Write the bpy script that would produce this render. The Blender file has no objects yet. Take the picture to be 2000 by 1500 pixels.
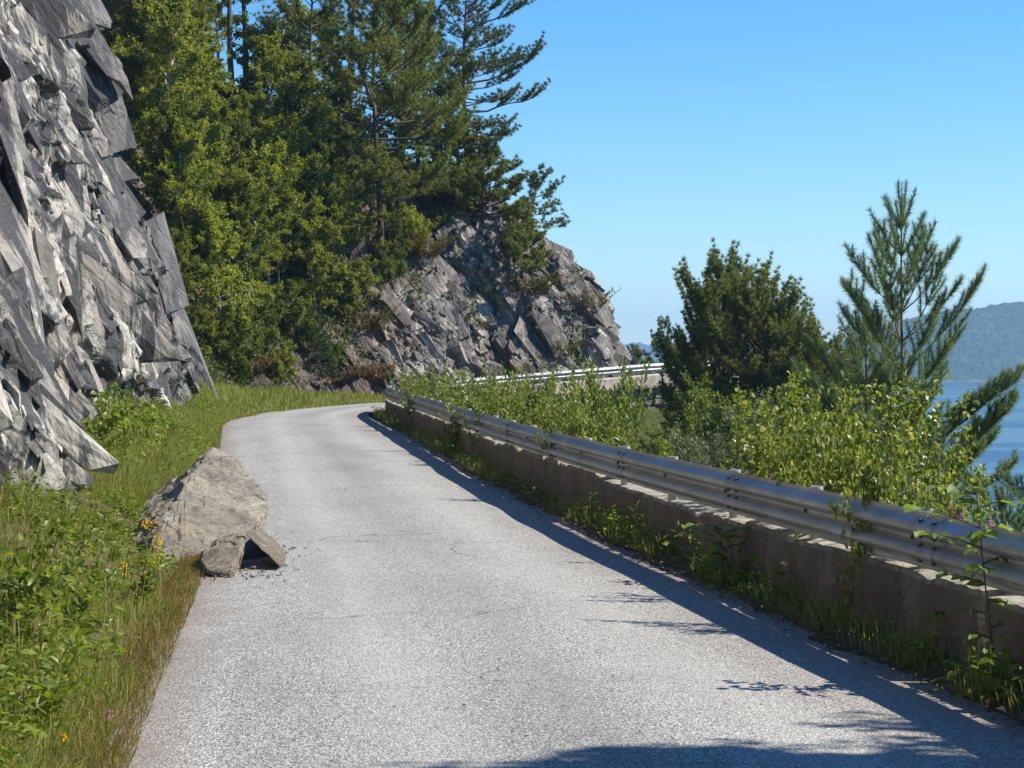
import bpy, bmesh, math, random
import numpy as np
from mathutils import Vector, Matrix
from mathutils.bvhtree import BVHTree

sc = bpy.context.scene
COL = sc.collection
R = math.radians

# ------------------------------------------------------------------ camera, light, exposure
F = 4200.0          # focal length in photo pixels (2000 wide)
HY = 695.0          # horizon row of the photo
EYE = 1.65
cam = bpy.data.cameras.new('camera')
cam.sensor_width = 36.0
cam.lens = F / 2000 * 36
cam.clip_start = 0.1
cam.clip_end = 20000
cam_o = bpy.data.objects.new('camera', cam)
COL.objects.link(cam_o)
cam_o.location = (0, 0, EYE)
cam_o.rotation_euler = (R(90) - math.atan((750 - HY) / F), 0, 0)
sc.camera = cam_o

SUN_EL, SUN_AZ = 43.5, 3.0     # azimuth: degrees in front of straight right
world = bpy.data.worlds.new('World')
sc.world = world
world.use_nodes = True
wn = world.node_tree
wn.nodes.clear()
w_out = wn.nodes.new('ShaderNodeOutputWorld')
w_bg = wn.nodes.new('ShaderNodeBackground')
w_sky = wn.nodes.new('ShaderNodeTexSky')
w_sky.sky_type = 'NISHITA'
w_sky.sun_disc = False
w_sky.sun_elevation = R(SUN_EL)
w_sky.sun_rotation = R(90 - SUN_AZ)
w_sky.altitude = 0
w_sky.air_density = 1.0
w_sky.dust_density = 0.0
w_sky.ozone_density = 3.0
w_hsv = wn.nodes.new('ShaderNodeHueSaturation')
w_hsv.inputs['Saturation'].default_value = 1.24
w_hsv.inputs['Value'].default_value = 1.0
w_tint = wn.nodes.new('ShaderNodeMix')
w_tint.data_type = 'RGBA'
w_tint.blend_type = 'MULTIPLY'
w_tint.inputs[0].default_value = 1.0
w_tint.inputs[7].default_value = (.78, .93, 1.10, 1)
wn.links.new(w_sky.outputs[0], w_tint.inputs[6])
wn.links.new(w_tint.outputs[2], w_hsv.inputs['Color'])
wn.links.new(w_hsv.outputs[0], w_bg.inputs[0])
w_bg.inputs[1].default_value = 0.092
wn.links.new(w_bg.outputs[0], w_out.inputs[0])

sun = bpy.data.lights.new('sun', 'SUN')
sun.energy = 4.9
sun.angle = R(0.5)
sun.color = (1.0, 0.95, 0.86)
sun_o = bpy.data.objects.new('sun', sun)
COL.objects.link(sun_o)
sdir = Vector((math.cos(R(SUN_EL)) * math.cos(R(SUN_AZ)), math.cos(R(SUN_EL)) * math.sin(R(SUN_AZ)), math.sin(R(SUN_EL))))
sun_o.rotation_euler = sdir.to_track_quat('Z', 'Y').to_euler()

sc.view_settings.view_transform = 'Standard'
sc.view_settings.look = 'None'
sc.view_settings.gamma = 1
sc.view_settings.use_curve_mapping = False
sc.view_settings.exposure = 0.80
cy = sc.cycles
cy.use_denoising = True
cy.max_bounces = 6
cy.diffuse_bounces = 3
cy.glossy_bounces = 2
cy.transmission_bounces = 4
cy.volume_bounces = 0
cy.transparent_max_bounces = 6
cy.sample_clamp_indirect = 6.0

# ------------------------------------------------------------------ numpy helpers
def P(x, y, Z):
    """photo pixel and distance -> point"""
    return np.array(((x - 1000) / F * Z, Z, EYE + (HY - y) / F * Z))

def G(x, y):
    """photo pixel -> point on the level road"""
    Z = EYE * F / (y - HY)
    return np.array(((x - 1000) / F * Z, Z))

def hsh(ix, iy, iz, seed):
    h = (ix.astype(np.int64) * 374761393 + iy.astype(np.int64) * 668265263 + iz.astype(np.int64) * 2147483647 + seed * 974711) & 0xffffffff
    h = ((h ^ (h >> 13)) * 1274126177) & 0xffffffff
    h = ((h ^ (h >> 16)) * 2246822519) & 0xffffffff
    return ((h ^ (h >> 15)) & 0xffffff) / float(0xffffff)

def vnoise(p, seed=0):
    p = np.asarray(p, float)
    if p.shape[-1] == 2:
        p = np.concatenate([p, np.zeros(p.shape[:-1] + (1,))], -1)
    i = np.floor(p)
    f = p - i
    f = f * f * (3 - 2 * f)
    r = 0
    for dx in (0, 1):
        for dy in (0, 1):
            for dz in (0, 1):
                w = (f[..., 0] if dx else 1 - f[..., 0]) * (f[..., 1] if dy else 1 - f[..., 1]) * (f[..., 2] if dz else 1 - f[..., 2])
                r = r + w * hsh(i[..., 0] + dx, i[..., 1] + dy, i[..., 2] + dz, seed)
    return r * 2 - 1

def fbm(p, seed=0, oct=4, gain=0.5):
    p = np.asarray(p, float)
    a, s, r = 1.0, 1.0, 0
    for k in range(oct):
        r = r + a * vnoise(p * s, seed + k * 17)
        a *= gain
        s *= 2.03
    return r

def facet(u, v, seed):
    """2-D cells: random plane per cell, returns plane value and distance to the joint"""
    iu, iv = np.floor(u), np.floor(v)
    f1 = np.full(u.shape, 9.0)
    f2 = np.full(u.shape, 9.0)
    val = np.zeros(u.shape)
    for a in (-1, 0, 1):
        for b in (-1, 0, 1):
            cx, cy_ = iu + a, iv + b
            z = np.zeros_like(cx)
            px = cx + 0.15 + 0.7 * hsh(cx, cy_, z, seed)
            py = cy_ + 0.15 + 0.7 * hsh(cx, cy_, z + 1, seed)
            du, dv = u - px, v - py
            d = np.hypot(du, dv)
            pl = (hsh(cx, cy_, z + 2, seed) - .5) * 1.2 + (hsh(cx, cy_, z + 3, seed) - .5) * 2.2 * du + (hsh(cx, cy_, z + 4, seed) - .5) * 2.2 * dv
            near = d < f1
            f2 = np.where(near, f1, np.minimum(f2, d))
            val = np.where(near, pl, val)
            f1 = np.where(near, d, f1)
    return val, f2 - f1

def pyramids(u, v, seed):
    """continuous faceted lumps: the highest of random tilted pyramids"""
    iu, iv = np.floor(u), np.floor(v)
    best = np.full(u.shape, -9.0)
    for a in (-1, 0, 1):
        for b in (-1, 0, 1):
            cx, cy_ = iu + a, iv + b
            z = np.zeros_like(cx)
            px = cx + hsh(cx, cy_, z, seed)
            py = cy_ + hsh(cx, cy_, z + 1, seed)
            du, dv = u - px, v - py
            t = hsh(cx, cy_, z + 2, seed) * 3.14
            x, y = du * np.cos(t) + dv * np.sin(t), -du * np.sin(t) + dv * np.cos(t)
            k = 0.7 + hsh(cx, cy_, z + 3, seed)
            hgt = hsh(cx, cy_, z + 4, seed) * 0.9 - np.maximum(np.abs(x) * k, np.abs(y) * (1.7 - k * .6))
            best = np.maximum(best, np.minimum(hgt, .45))
    return best

def interp_path(keys, step=0.5, smooth=3):
    keys = np.asarray(keys, float)
    d = np.r_[0, np.cumsum(np.linalg.norm(np.diff(keys[:, :2], axis=0), axis=1))]
    n = max(4, int(d[-1] / step))
    s = np.linspace(0, d[-1], n)
    out = np.stack([np.interp(s, d, keys[:, k]) for k in range(keys.shape[1])], 1)
    for _ in range(smooth):
        out[1:-1] = (out[:-2] + 2 * out[1:-1] + out[2:]) / 4
    return out

def unit(v):
    return v / (np.linalg.norm(v, axis=-1, keepdims=True) + 1e-9)

# ------------------------------------------------------------------ object helpers
def tag(o, label=None, cat=None, group=None, kind=None):
    if label: o['label'] = label
    if cat: o['category'] = cat
    if group: o['group'] = group
    if kind: o['kind'] = kind
    return o

def mesh_data(name, V, faces, mats, smooth=False, uv=None):
    """faces: list of (array (n,k), material index)"""
    me = bpy.data.meshes.new(name)
    V = np.asarray(V, np.float32)
    me.vertices.add(len(V))
    me.vertices.foreach_set('co', V.ravel())
    loops, starts, totals, mi = [], [], [], []
    pos = 0
    for f, m in faces:
        f = np.asarray(f, np.int32)
        if len(f) == 0: continue
        k = f.shape[1]
        loops.append(f.ravel())
        starts.append(pos + np.arange(len(f)) * k)
        totals.append(np.full(len(f), k))
        mi.append(np.full(len(f), m))
        pos += f.size
    loops = np.concatenate(loops)
    me.loops.add(len(loops))
    me.loops.foreach_set('vertex_index', loops.astype(np.int32))
    st, to, mi = np.concatenate(starts), np.concatenate(totals), np.concatenate(mi)
    me.polygons.add(len(st))
    me.polygons.foreach_set('loop_start', st.astype(np.int32))
    me.polygons.foreach_set('loop_total', to.astype(np.int32))
    me.polygons.foreach_set('material_index', mi.astype(np.int32))
    me.polygons.foreach_set('use_smooth', np.full(len(st), bool(smooth)))
    for m in (mats if isinstance(mats, (list, tuple)) else [mats]):
        me.materials.append(m)
    me.update(calc_edges=True)
    if uv is not None:
        l = me.uv_layers.new(name='UVMap')
        l.data.foreach_set('uv', np.asarray(uv, np.float32)[loops].ravel())
    return me

def link(name, me, parent=None, loc=None):
    o = bpy.data.objects.new(name, me)
    COL.objects.link(o)
    if parent is not None: o.parent = parent
    if loc is not None: o.location = loc
    return o

def thing(name, label, cat, loc=(0, 0, 0), rz=0, group=None, scale=1):
    o = bpy.data.objects.new(name, None)
    COL.objects.link(o)
    o.empty_display_size = .2
    o.location = loc
    o.rotation_euler = (0, 0, rz)
    o.scale = (scale,) * 3 if not hasattr(scale, '__len__') else scale
    return tag(o, label, cat, group)

class MB:
    def __init__(s):
        s.V, s.Fc, s.n = [], [], 0
    def add(s, V, Fa, m=0):
        V = np.asarray(V, float)
        s.V.append(V)
        s.Fc.append((np.asarray(Fa, np.int64) + s.n, m))
        s.n += len(V)
    def data(s, name, mats, smooth=False):
        return mesh_data(name, np.concatenate(s.V), s.Fc, mats, smooth)

def tube(pts, rad, sides=6, cap=True):
    pts = np.asarray(pts, float)
    n = len(pts)
    rad = np.broadcast_to(np.asarray(rad, float), (n,))
    t = unit(np.gradient(pts, axis=0))
    ref = np.array([0, 0, 1.0]) if abs(t[:, 2]).mean() < .8 else np.array([1.0, 0, 0])
    a = unit(np.cross(t, ref))
    b = np.cross(t, a)
    ang = np.arange(sides) / sides * 2 * math.pi
    V = pts[:, None] + rad[:, None, None] * (np.cos(ang)[None, :, None] * a[:, None] + np.sin(ang)[None, :, None] * b[:, None])
    V = V.reshape(-1, 3)
    i = np.arange(n - 1)[:, None] * sides
    j = np.arange(sides)[None]
    k = (j + 1) % sides
    Fq = np.stack([i + j, i + k, i + k + sides, i + j + sides], -1).reshape(-1, 4)
    return V, Fq

def grid_faces(n, m):
    i = np.arange(n - 1)[:, None] * m
    j = np.arange(m - 1)[None]
    return np.stack([i + j, i + m + j, i + m + j + 1, i + j + 1], -1).reshape(-1, 4)

def leaf_cards(base, d, nrm, L, W, kind='rhomb', rng=None):
    d = unit(d)
    s = unit(np.cross(d, nrm))
    n = np.cross(s, d)
    N = len(base)
    L = np.broadcast_to(L, (N,))[:, None]
    W = np.broadcast_to(W, (N,))[:, None] / 2
    if kind == 'rhomb':
        V = np.stack([base, base + d * L * .45 + s * W + n * W * .3, base + d * L, base + d * L * .45 - s * W + n * W * .3], 1)
        T = np.array([[0, 1, 2], [0, 2, 3]])
    else:
        a, b = (.28, .68) if kind == 'oval' else (.22, .6)
        wa, wb = (.95, .8) if kind == 'oval' else (1.0, .55)
        if kind == 'lance': a, b, wa, wb = .3, .65, 1.0, .75
        up = n * W * .35
        V = np.stack([base, base + d * L * a + s * W * wa + up, base + d * L * b + s * W * wb + up * .6, base + d * L - n * L * .12,
                      base + d * L * b - s * W * wb + up * .6, base + d * L * a - s * W * wa + up, base + d * L * .5], 1)
        T = np.array([[6, 0, 1], [6, 1, 2], [6, 2, 3], [6, 3, 4], [6, 4, 5], [6, 5, 0]])
    k = V.shape[1]
    Fa = (np.arange(N)[:, None, None] * k + T[None]).reshape(-1, 3)
    return V.reshape(-1, 3), Fa

def needle_tris(pos, d, n, L, W, rng, fwd=.6, up=.25):
    pos = np.repeat(pos, n, 0)
    d = np.repeat(d, n, 0)
    r = unit(rng.normal(size=pos.shape))
    q = unit(d * fwd + r * .95 + np.array([0, 0, up]))
    s = unit(np.cross(q, rng.normal(size=pos.shape)))
    ln = L * rng.uniform(.7, 1.15, (len(pos), 1))
    V = np.stack([pos + s * W / 2, pos - s * W / 2, pos + q * ln], 1).reshape(-1, 3)
    return V, np.arange(len(V)).reshape(-1, 3)

def blades(base, lean, H, W, rng):
    """bent grass blades, three triangles each"""
    N = len(base)
    H = np.broadcast_to(H, (N,))[:, None]
    W = np.broadcast_to(W, (N,))[:, None] / 2
    az = rng.uniform(0, 6.28, N)
    s = np.stack([np.cos(az), np.sin(az), 0 * az], 1)
    mid = base + lean * H * .35 + np.array([0, 0, 1.0]) * H * .6
    tip = base + lean * H + np.array([0, 0, 1.0]) * H * (1 - .35 * np.linalg.norm(lean, axis=1, keepdims=True))
    V = np.stack([base - s * W, base + s * W, mid - s * W * .8, mid + s * W * .8, tip], 1).reshape(-1, 3)
    T = np.array([[0, 1, 3], [0, 3, 2], [2, 3, 4]])
    return V, (np.arange(N)[:, None, None] * 5 + T[None]).reshape(-1, 3)

# ------------------------------------------------------------------ materials
class NT:
    def __init__(s, name):
        s.m = bpy.data.materials.new(name)
        s.m.use_nodes = True
        s.t = s.m.node_tree
        s.b = s.t.nodes['Principled BSDF']
        s.o = s.t.nodes['Material Output']
        s.tc = s.t.nodes.new('ShaderNodeTexCoord')
    def n(s, typ, **kw):
        nd = s.t.nodes.new('ShaderNode' + typ)
        for k, v in kw.items():
            setattr(nd, k, v)
        return nd
    def l(s, a, b):
        s.t.links.new(a, b)
    def map(s, scale=(1, 1, 1), rot=(0, 0, 0), src='Object'):
        mp = s.n('Mapping')
        s.l(s.tc.outputs[src], mp.inputs[0])
        mp.inputs['Scale'].default_value = scale
        mp.inputs['Rotation'].default_value = rot
        return mp.outputs[0]
    def map2(s, scale, rot):
        m1 = s.map((1, 1, 1), rot)
        mp = s.n('Mapping')
        s.l(m1, mp.inputs[0])
        mp.inputs['Scale'].default_value = scale
        return mp.outputs[0]
    def noise(s, scale, detail=6, rough=.6, vec=None, dist=0.0):
        nd = s.n('TexNoise')
        nd.inputs['Scale'].default_value = scale
        nd.inputs['Detail'].default_value = detail
        nd.inputs['Roughness'].default_value = rough
        nd.inputs['Distortion'].default_value = dist
        s.l(vec if vec is not None else s.tc.outputs['Object'], nd.inputs['Vector'])
        return nd.outputs['Fac']
    def vor(s, scale, vec=None, feature='F1', out='Distance'):
        nd = s.n('TexVoronoi')
        nd.feature = feature
        nd.inputs['Scale'].default_value = scale
        s.l(vec if vec is not None else s.tc.outputs['Object'], nd.inputs['Vector'])
        return nd.outputs[out]
    def ramp(s, fac, stops, interp='LINEAR'):
        nd = s.n('ValToRGB')
        nd.color_ramp.interpolation = interp
        e = nd.color_ramp.elements
        while len(e) < len(stops): e.new(.5)
        for el, (p, c) in zip(e, stops):
            el.position = p
            c = (c, c, c) if not hasattr(c, '__len__') else c
            el.color = (*c, 1)
        s.l(fac, nd.inputs[0])
        return nd.outputs[0]
    def mix(s, fac, a, b, mode='MIX'):
        nd = s.n('Mix')
        nd.data_type = 'RGBA'
        nd.blend_type = mode
        for i, v in ((0, fac), (6, a), (7, b)):
            if isinstance(v, (int, float)):
                nd.inputs[i].default_value = v if i == 0 else (v, v, v, 1)
            elif isinstance(v, tuple):
                nd.inputs[i].default_value = (*v, 1)
            else:
                s.l(v, nd.inputs[i])
        return nd.outputs[2]
    def math(s, op, a, b=0.0):
        nd = s.n('Math')
        nd.operation = op
        for i, v in ((0, a), (1, b)):
            if isinstance(v, (int, float)): nd.inputs[i].default_value = v
            else: s.l(v, nd.inputs[i])
        return nd.outputs[0]
    def color(s, c):
        if isinstance(c, tuple): s.b.inputs['Base Color'].default_value = (*c, 1)
        else: s.l(c, s.b.inputs['Base Color'])
    def bump(s, h, strength=.5, dist=.02):
        nd = s.n('Bump')
        nd.inputs['Strength'].default_value = strength
        nd.inputs['Distance'].default_value = dist
        s.l(h, nd.inputs['Height'])
        s.l(nd.outputs[0], s.b.inputs['Normal'])
    def done(s, rough=.8, spec=.3, metal=0.0):
        if isinstance(rough, (int, float)): s.b.inputs['Roughness'].default_value = rough
        else: s.l(rough, s.b.inputs['Roughness'])
        s.b.inputs['Specular IOR Level'].default_value = spec
        s.b.inputs['Metallic'].default_value = metal
        return s.m

def leaf_mat(name, cols, trans=.35, rough=.5, spec=.35, objvar=.25, tscale=(1.25, 1.3, .6)):
    """cols: list of colours spread over the leaves at random"""
    a = NT(name)
    g = a.n('NewGeometry')
    c = a.ramp(g.outputs['Random Per Island'], [(i / max(1, len(cols) - 1), k) for i, k in enumerate(cols)])
    nz = a.noise(1.3, 2)
    c = a.mix(a.math('MULTIPLY', nz, .5), c, cols[0], 'MIX')
    oi = a.n('ObjectInfo')
    hs = a.n('HueSaturation')
    hs.inputs['Hue'].default_value = .5
    a.l(a.math('ADD', a.math('MULTIPLY', oi.outputs['Random'], objvar * 2), 1 - objvar), hs.inputs['Value'])
    a.l(c, hs.inputs['Color'])
    c = hs.outputs[0]
    a.color(c)
    a.done(rough, spec)
    tr = a.n('BsdfTranslucent')
    a.l(a.mix(1.0, c, tscale, 'MULTIPLY'), tr.inputs[0])
    ms = a.n('MixShader')
    ms.inputs[0].default_value = trans
    a.l(a.b.outputs[0], ms.inputs[1])
    a.l(tr.outputs[0], ms.inputs[2])
    a.l(ms.outputs[0], a.o.inputs[0])
    return a.m

def rock_mat(name, rot, pale=(.42, .40, .36), grey=(.22, .22, .215), dark=(.05, .05, .052), rust=(.16, .09, .055), stain=.5, moss=0.0, scl=1.0, pink=.5, far_dark=None, crack=1.0, rust_x=None):
    a = NT(name)
    fol = a.map2((.7 * scl, .7 * scl, 2.2 * scl), rot)
    n1 = a.noise(.9, 8, .62, fol, .6)
    c = a.ramp(n1, [(.30, dark), (.42, grey), (.55, tuple(.5 * (g + p) for g, p in zip(grey, pale))), (.68, pale)])
    # fine grain
    n2 = a.noise(14, 6, .7, fol)
    c = a.mix(.55, c, a.ramp(n2, [(.25, .35), (.5, 1.0), (.75, 1.6)]), 'MULTIPLY')
    # quartz veins along the foliation
    v = a.noise(2.2, 5, .5, a.map2((.5 * scl, .5 * scl, 4.2 * scl), rot), 1.2)
    c = a.mix(a.ramp(v, [(.60, 0.0), (.66, .8)]), c, (.62, .58, .52))
    # pinkish / rusty parts
    n3 = a.noise(.55, 4, .6, a.map((1, 1, 1), (0, 0, 1.0)))
    c = a.mix(a.math('MULTIPLY', a.ramp(n3, [(.52, 0.0), (.64, 1.0)]), pink), c, rust)
    # black water and lichen stains that run down
    n4 = a.noise(.8, 7, .68, a.map((1.5, 1.5, .26)), .4)
    c = a.mix(a.math('MULTIPLY', a.ramp(n4, [(.475, 0.0), (.52, 1.0)]), stain), c, (.035, .035, .038))
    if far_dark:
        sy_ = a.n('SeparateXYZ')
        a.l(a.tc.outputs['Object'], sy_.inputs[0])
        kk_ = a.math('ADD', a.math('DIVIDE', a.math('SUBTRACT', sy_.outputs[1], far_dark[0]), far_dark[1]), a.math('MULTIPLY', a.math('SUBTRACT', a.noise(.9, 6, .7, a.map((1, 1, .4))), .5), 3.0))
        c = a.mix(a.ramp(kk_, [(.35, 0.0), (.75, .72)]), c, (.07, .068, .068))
    if rust_x:
        sx_ = a.n('SeparateXYZ')
        a.l(a.tc.outputs['Object'], sx_.inputs[0])
        kr_ = a.math('ADD', a.math('DIVIDE', a.math('SUBTRACT', rust_x[0], sx_.outputs[0]), rust_x[1]), a.math('MULTIPLY', a.math('SUBTRACT', a.noise(.9, 5, .65), .5), 3.0))
        c = a.mix(a.ramp(kr_, [(.4, 0.0), (.8, .7)]), c, (.105, .068, .045))
    wv_ = a.noise(1.5, 4, .6)
    cm = a.n('VectorMath'); cm.operation = 'MULTIPLY_ADD'
    a.l(wv_, cm.inputs[0]); cm.inputs[1].default_value = (.5, .5, .5); a.l(fol, cm.inputs[2])
    ck = a.vor(1.9, cm.outputs[0], 'DISTANCE_TO_EDGE')
    ck2 = a.vor(5.0, cm.outputs[0], 'DISTANCE_TO_EDGE')
    c = a.mix(a.ramp(ck, [(.0, .85 * crack), (.024, 0.0)]), c, (.03, .03, .03))
    c = a.mix(a.ramp(ck2, [(.0, .6 * crack), (.03, 0.0)]), c, (.05, .048, .046))
    n5 = a.noise(30, 3, .6)
    c = a.mix(a.ramp(n5, [(.62, 0.0), (.7, .35)]), c, (.5, .5, .44))
    if moss:
        g = a.n('NewGeometry')
        sp = a.n('SeparateXYZ')
        a.l(g.outputs['True Normal'], sp.inputs[0])
        k = a.math('ADD', sp.outputs[2], a.math('MULTIPLY', a.math('SUBTRACT', a.noise(1.5, 4), .5), .8))
        mc = a.ramp(a.noise(3, 4), [(.3, (.05, .055, .02)), (.5, (.10, .085, .035)), (.7, (.16, .12, .05))])
        c = a.mix(a.ramp(k, [(moss, 0.0), (moss + .12, 1.0)]), c, mc)
    gi = a.n('NewGeometry')
    c = a.mix(.85, c, a.ramp(gi.outputs['Random Per Island'], [(0, .50), (.25, .82), (.6, 1.05), (1, 1.35)]), 'MULTIPLY')
    a.color(c)
    h = a.math('ADD', a.math('MULTIPLY', n2, .7), a.math('ADD', n1, a.math('ADD', a.math('MULTIPLY', a.vor(5, fol), .6), a.math('MULTIPLY', a.math('MINIMUM', ck, .06), 8.0 * crack))))
    a.bump(h, 1.0, .06)
    return a.done(.82, .25)

M = {}
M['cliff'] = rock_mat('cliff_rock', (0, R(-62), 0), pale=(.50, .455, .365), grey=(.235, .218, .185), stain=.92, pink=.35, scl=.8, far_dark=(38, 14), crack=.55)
M['headland'] = rock_mat('headland_rock', (0, R(-57), 0), pale=(.38, .335, .28), grey=(.19, .17, .145), rust=(.095, .056, .038), stain=.6, moss=.80, scl=.7, pink=.7, crack=.7, rust_x=(-2.6, 2.5))
M['boulder'] = rock_mat('boulder_rock', (R(30), R(40), 0), pale=(.50, .43, .32), grey=(.36, .315, .24), dark=(.16, .14, .11), rust=(.27, .20, .15), stain=.25, scl=1.6, pink=.4, crack=.12)
M['fragment'] = rock_mat('fragment_rock', (R(30), R(40), 0), pale=(.36, .29, .20), grey=(.24, .20, .145), dark=(.12, .10, .075), rust=(.24, .16, .10), stain=.2, scl=2.2, pink=.5, crack=.12)
M['stone'] = rock_mat('wall_stone', (0, 0, 0), crack=.3, pale=(.40, .38, .34), grey=(.27, .26, .24), dark=(.14, .135, .13), stain=.2, pink=.2)

# ground materials
a = NT('verge_soil')
c = a.ramp(a.noise(4, 6), [(.3, (.05, .045, .02)), (.5, (.09, .075, .035)), (.7, (.13, .10, .05))])
a.color(c)
a.bump(a.noise(25, 4), .6, .02)
M['soil'] = a.done(.95, .1)
a = NT('slope_ground')
c = a.ramp(a.noise(.7, 6), [(.3, (.04, .055, .015)), (.5, (.07, .085, .025)), (.64, (.11, .10, .045)), (.76, (.2, .18, .15))])
a.color(c)
a.bump(a.noise(6, 6), .8, .1)
M['slope'] = a.done(.95, .1)

# worn asphalt
a = NT('worn_asphalt')
uvs = a.tc.outputs['UV']
sepuv = a.n('SeparateXYZ')
a.l(uvs, sepuv.inputs[0])
u = sepuv.outputs[0]
cell = a.n('TexVoronoi')
cell.inputs['Scale'].default_value = 118
a.l(a.tc.outputs['Object'], cell.inputs['Vector'])
sepc = a.n('SeparateColor')
a.l(cell.outputs['Color'], sepc.inputs[0])
c = a.ramp(sepc.outputs[0], [(.0, (.09, .086, .08)), (.3, (.21, .20, .182)), (.6, (.36, .345, .31)), (.85, (.56, .535, .475)), (1.0, (.70, .67, .595))])
edge = a.vor(118, None, 'DISTANCE_TO_EDGE')
c = a.mix(a.ramp(edge, [(.0, .65), (.12, 0.0)]), c, (.11, .11, .11))
big = a.noise(1.0, 5, .6, a.map((2.6, .22, 1), (0, 0, 0), 'UV'))
c = a.mix(.8, c, a.ramp(big, [(.3, .80), (.5, 1.0), (.7, 1.16)]), 'MULTIPLY')
tr = a.noise(1.0, 4, .6, a.map((11, .10, 1), (0, 0, 0), 'UV'))
c = a.mix(.6, c, a.ramp(tr, [(.3, .84), (.55, 1.0), (.75, 1.10)]), 'MULTIPLY')
# darker fine sealing lines along the road and reddish dust beside the wall
dust = a.math('ADD', u, a.math('MULTIPLY', a.math('SUBTRACT', a.noise(1.2, 5), .5), .22))
c = a.mix(a.ramp(dust, [(.74, 0.0), (.9, .3), (.99, .7)]), c, (.24, .175, .14))
c = a.mix(a.ramp(dust, [(.02, .65), (.10, 0.0)]), c, (.20, .15, .115))
dk = a.noise(1.0, 4, .6, a.map((4, .5, 1), (0, 0, 0), 'UV'))
c = a.mix(a.ramp(dk, [(.64, 0.0), (.74, .35)]), c, (.13, .13, .125))
# wheel tracks: two paler polished bands
wob = a.math('MULTIPLY', a.math('SUBTRACT', a.noise(1.0, 3, .5, a.map((1, .05, 1), (0, 0, 0), 'UV')), .5), .25)
uw = a.math('ADD', u, wob)
band = a.math('ABSOLUTE', a.math('SUBTRACT', a.math('ABSOLUTE', a.math('SUBTRACT', uw, .5)), .19))
c = a.mix(a.ramp(band, [(.0, .30), (.10, 0.0)]), c, (.46, .44, .39))
c = a.mix(a.ramp(a.math('ABSOLUTE', a.math('SUBTRACT', uw, .5)), [(.0, .30), (.09, 0.0)]), c, (.17, .163, .15))
# hairline cracks
wv_ = a.n('TexVoronoi'); wv_.feature = 'DISTANCE_TO_EDGE'; wv_.inputs['Scale'].default_value = .55
nzc = a.n('TexNoise'); nzc.inputs['Scale'].default_value = 1.6; nzc.inputs['Detail'].default_value = 5
a.l(a.tc.outputs['Object'], nzc.inputs['Vector'])
mixv = a.n('VectorMath'); mixv.operation = 'MULTIPLY_ADD'
a.l(nzc.outputs['Color'], mixv.inputs[0]); mixv.inputs[1].default_value = (.9, .9, .9); a.l(a.tc.outputs['Object'], mixv.inputs[2])
a.l(mixv.outputs[0], wv_.inputs['Vector'])
crk = a.math('MULTIPLY', a.ramp(wv_.outputs['Distance'], [(.0, 1.0), (.012, 0.0)]), a.ramp(a.noise(.35, 3), [(.50, 0.0), (.60, .75)]))
c = a.mix(crk, c, (.07, .066, .06))
# oily and earthy spots
c = a.mix(a.ramp(a.noise(2.3, 5, .7), [(.66, 0.0), (.76, .45)]), c, (.13, .12, .105))
a.color(c)
a.bump(a.math('ADD', cell.outputs['Distance'], a.noise(40, 3)), .55, .008)
M['asphalt'] = a.done(.85, .25)

# stained concrete
a = NT('stained_concrete')
c = a.ramp(a.noise(2.2, 7, .65), [(.3, (.10, .08, .06)), (.5, (.15, .123, .094)), (.7, (.215, .18, .14))])
st = a.noise(3.0, 5, .6, a.map((2.2, 2.2, .25)), .2)
c = a.mix(a.ramp(st, [(.5, 0.0), (.62, .65)]), c, (.13, .085, .06))
c = a.mix(a.ramp(a.noise(9, 5, .7), [(.57, 0.0), (.68, .6)]), c, (.075, .066, .054))
c = a.mix(a.ramp(a.vor(4.5), [(.07, .85), (.11, 0.0)]), c, (.03, .026, .022))
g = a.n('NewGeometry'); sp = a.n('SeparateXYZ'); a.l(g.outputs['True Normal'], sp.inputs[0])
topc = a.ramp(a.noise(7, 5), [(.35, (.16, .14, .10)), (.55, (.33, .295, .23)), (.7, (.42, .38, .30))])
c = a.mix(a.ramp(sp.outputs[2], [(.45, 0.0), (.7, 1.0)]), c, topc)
a.color(c)
a.bump(a.math('ADD', a.noise(18, 6), a.math('MULTIPLY', a.vor(11), .5)), .6, .02)
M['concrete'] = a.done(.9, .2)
a = NT('pale_concrete')
c = a.ramp(a.noise(2.2, 7, .65), [(.3, (.32, .28, .22)), (.5, (.44, .39, .32)), (.7, (.52, .47, .40))])
c = a.mix(a.ramp(a.noise(2.0, 5, .6, a.map((2.2, 2.2, .25))), [(.52, 0.0), (.64, .5)]), c, (.16, .13, .10))
a.color(c)
a.bump(a.noise(18, 6), .5, .02)
M['pale_concrete'] = a.done(.9, .2)

# galvanised steel
a = NT('galvanised_steel')
c = a.ramp(a.noise(1.6, 5, .6, a.map((1, 1, 3))), [(.3, (.27, .275, .275)), (.55, (.39, .395, .39)), (.75, (.50, .505, .50))])
c = a.mix(a.ramp(a.noise(16, 5, .7, a.map((1, .35, 2))), [(.55, 0.0), (.70, .7)]), c, (.17, .16, .145))
c = a.mix(a.ramp(a.noise(2.5, 5, .6, a.map((1, .25, 6))), [(.66, 0.0), (.74, .5)]), c, (.19, .13, .09))
a.color(c)
a.bump(a.noise(60, 3), .1, .004)
M['steel'] = a.done(a.ramp(a.noise(7, 4), [(.3, .42), (.7, .66)]), .5, .62)
a = NT('post_steel')
a.color(a.ramp(a.noise(8, 4), [(.3, (.25, .25, .245)), (.7, (.42, .42, .41))]))
M['post'] = a.done(.55, .5, .35)
a = NT('bolt_steel')
a.color((.10, .095, .09))
M['bolt'] = a.done(.6, .4, .6)

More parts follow.
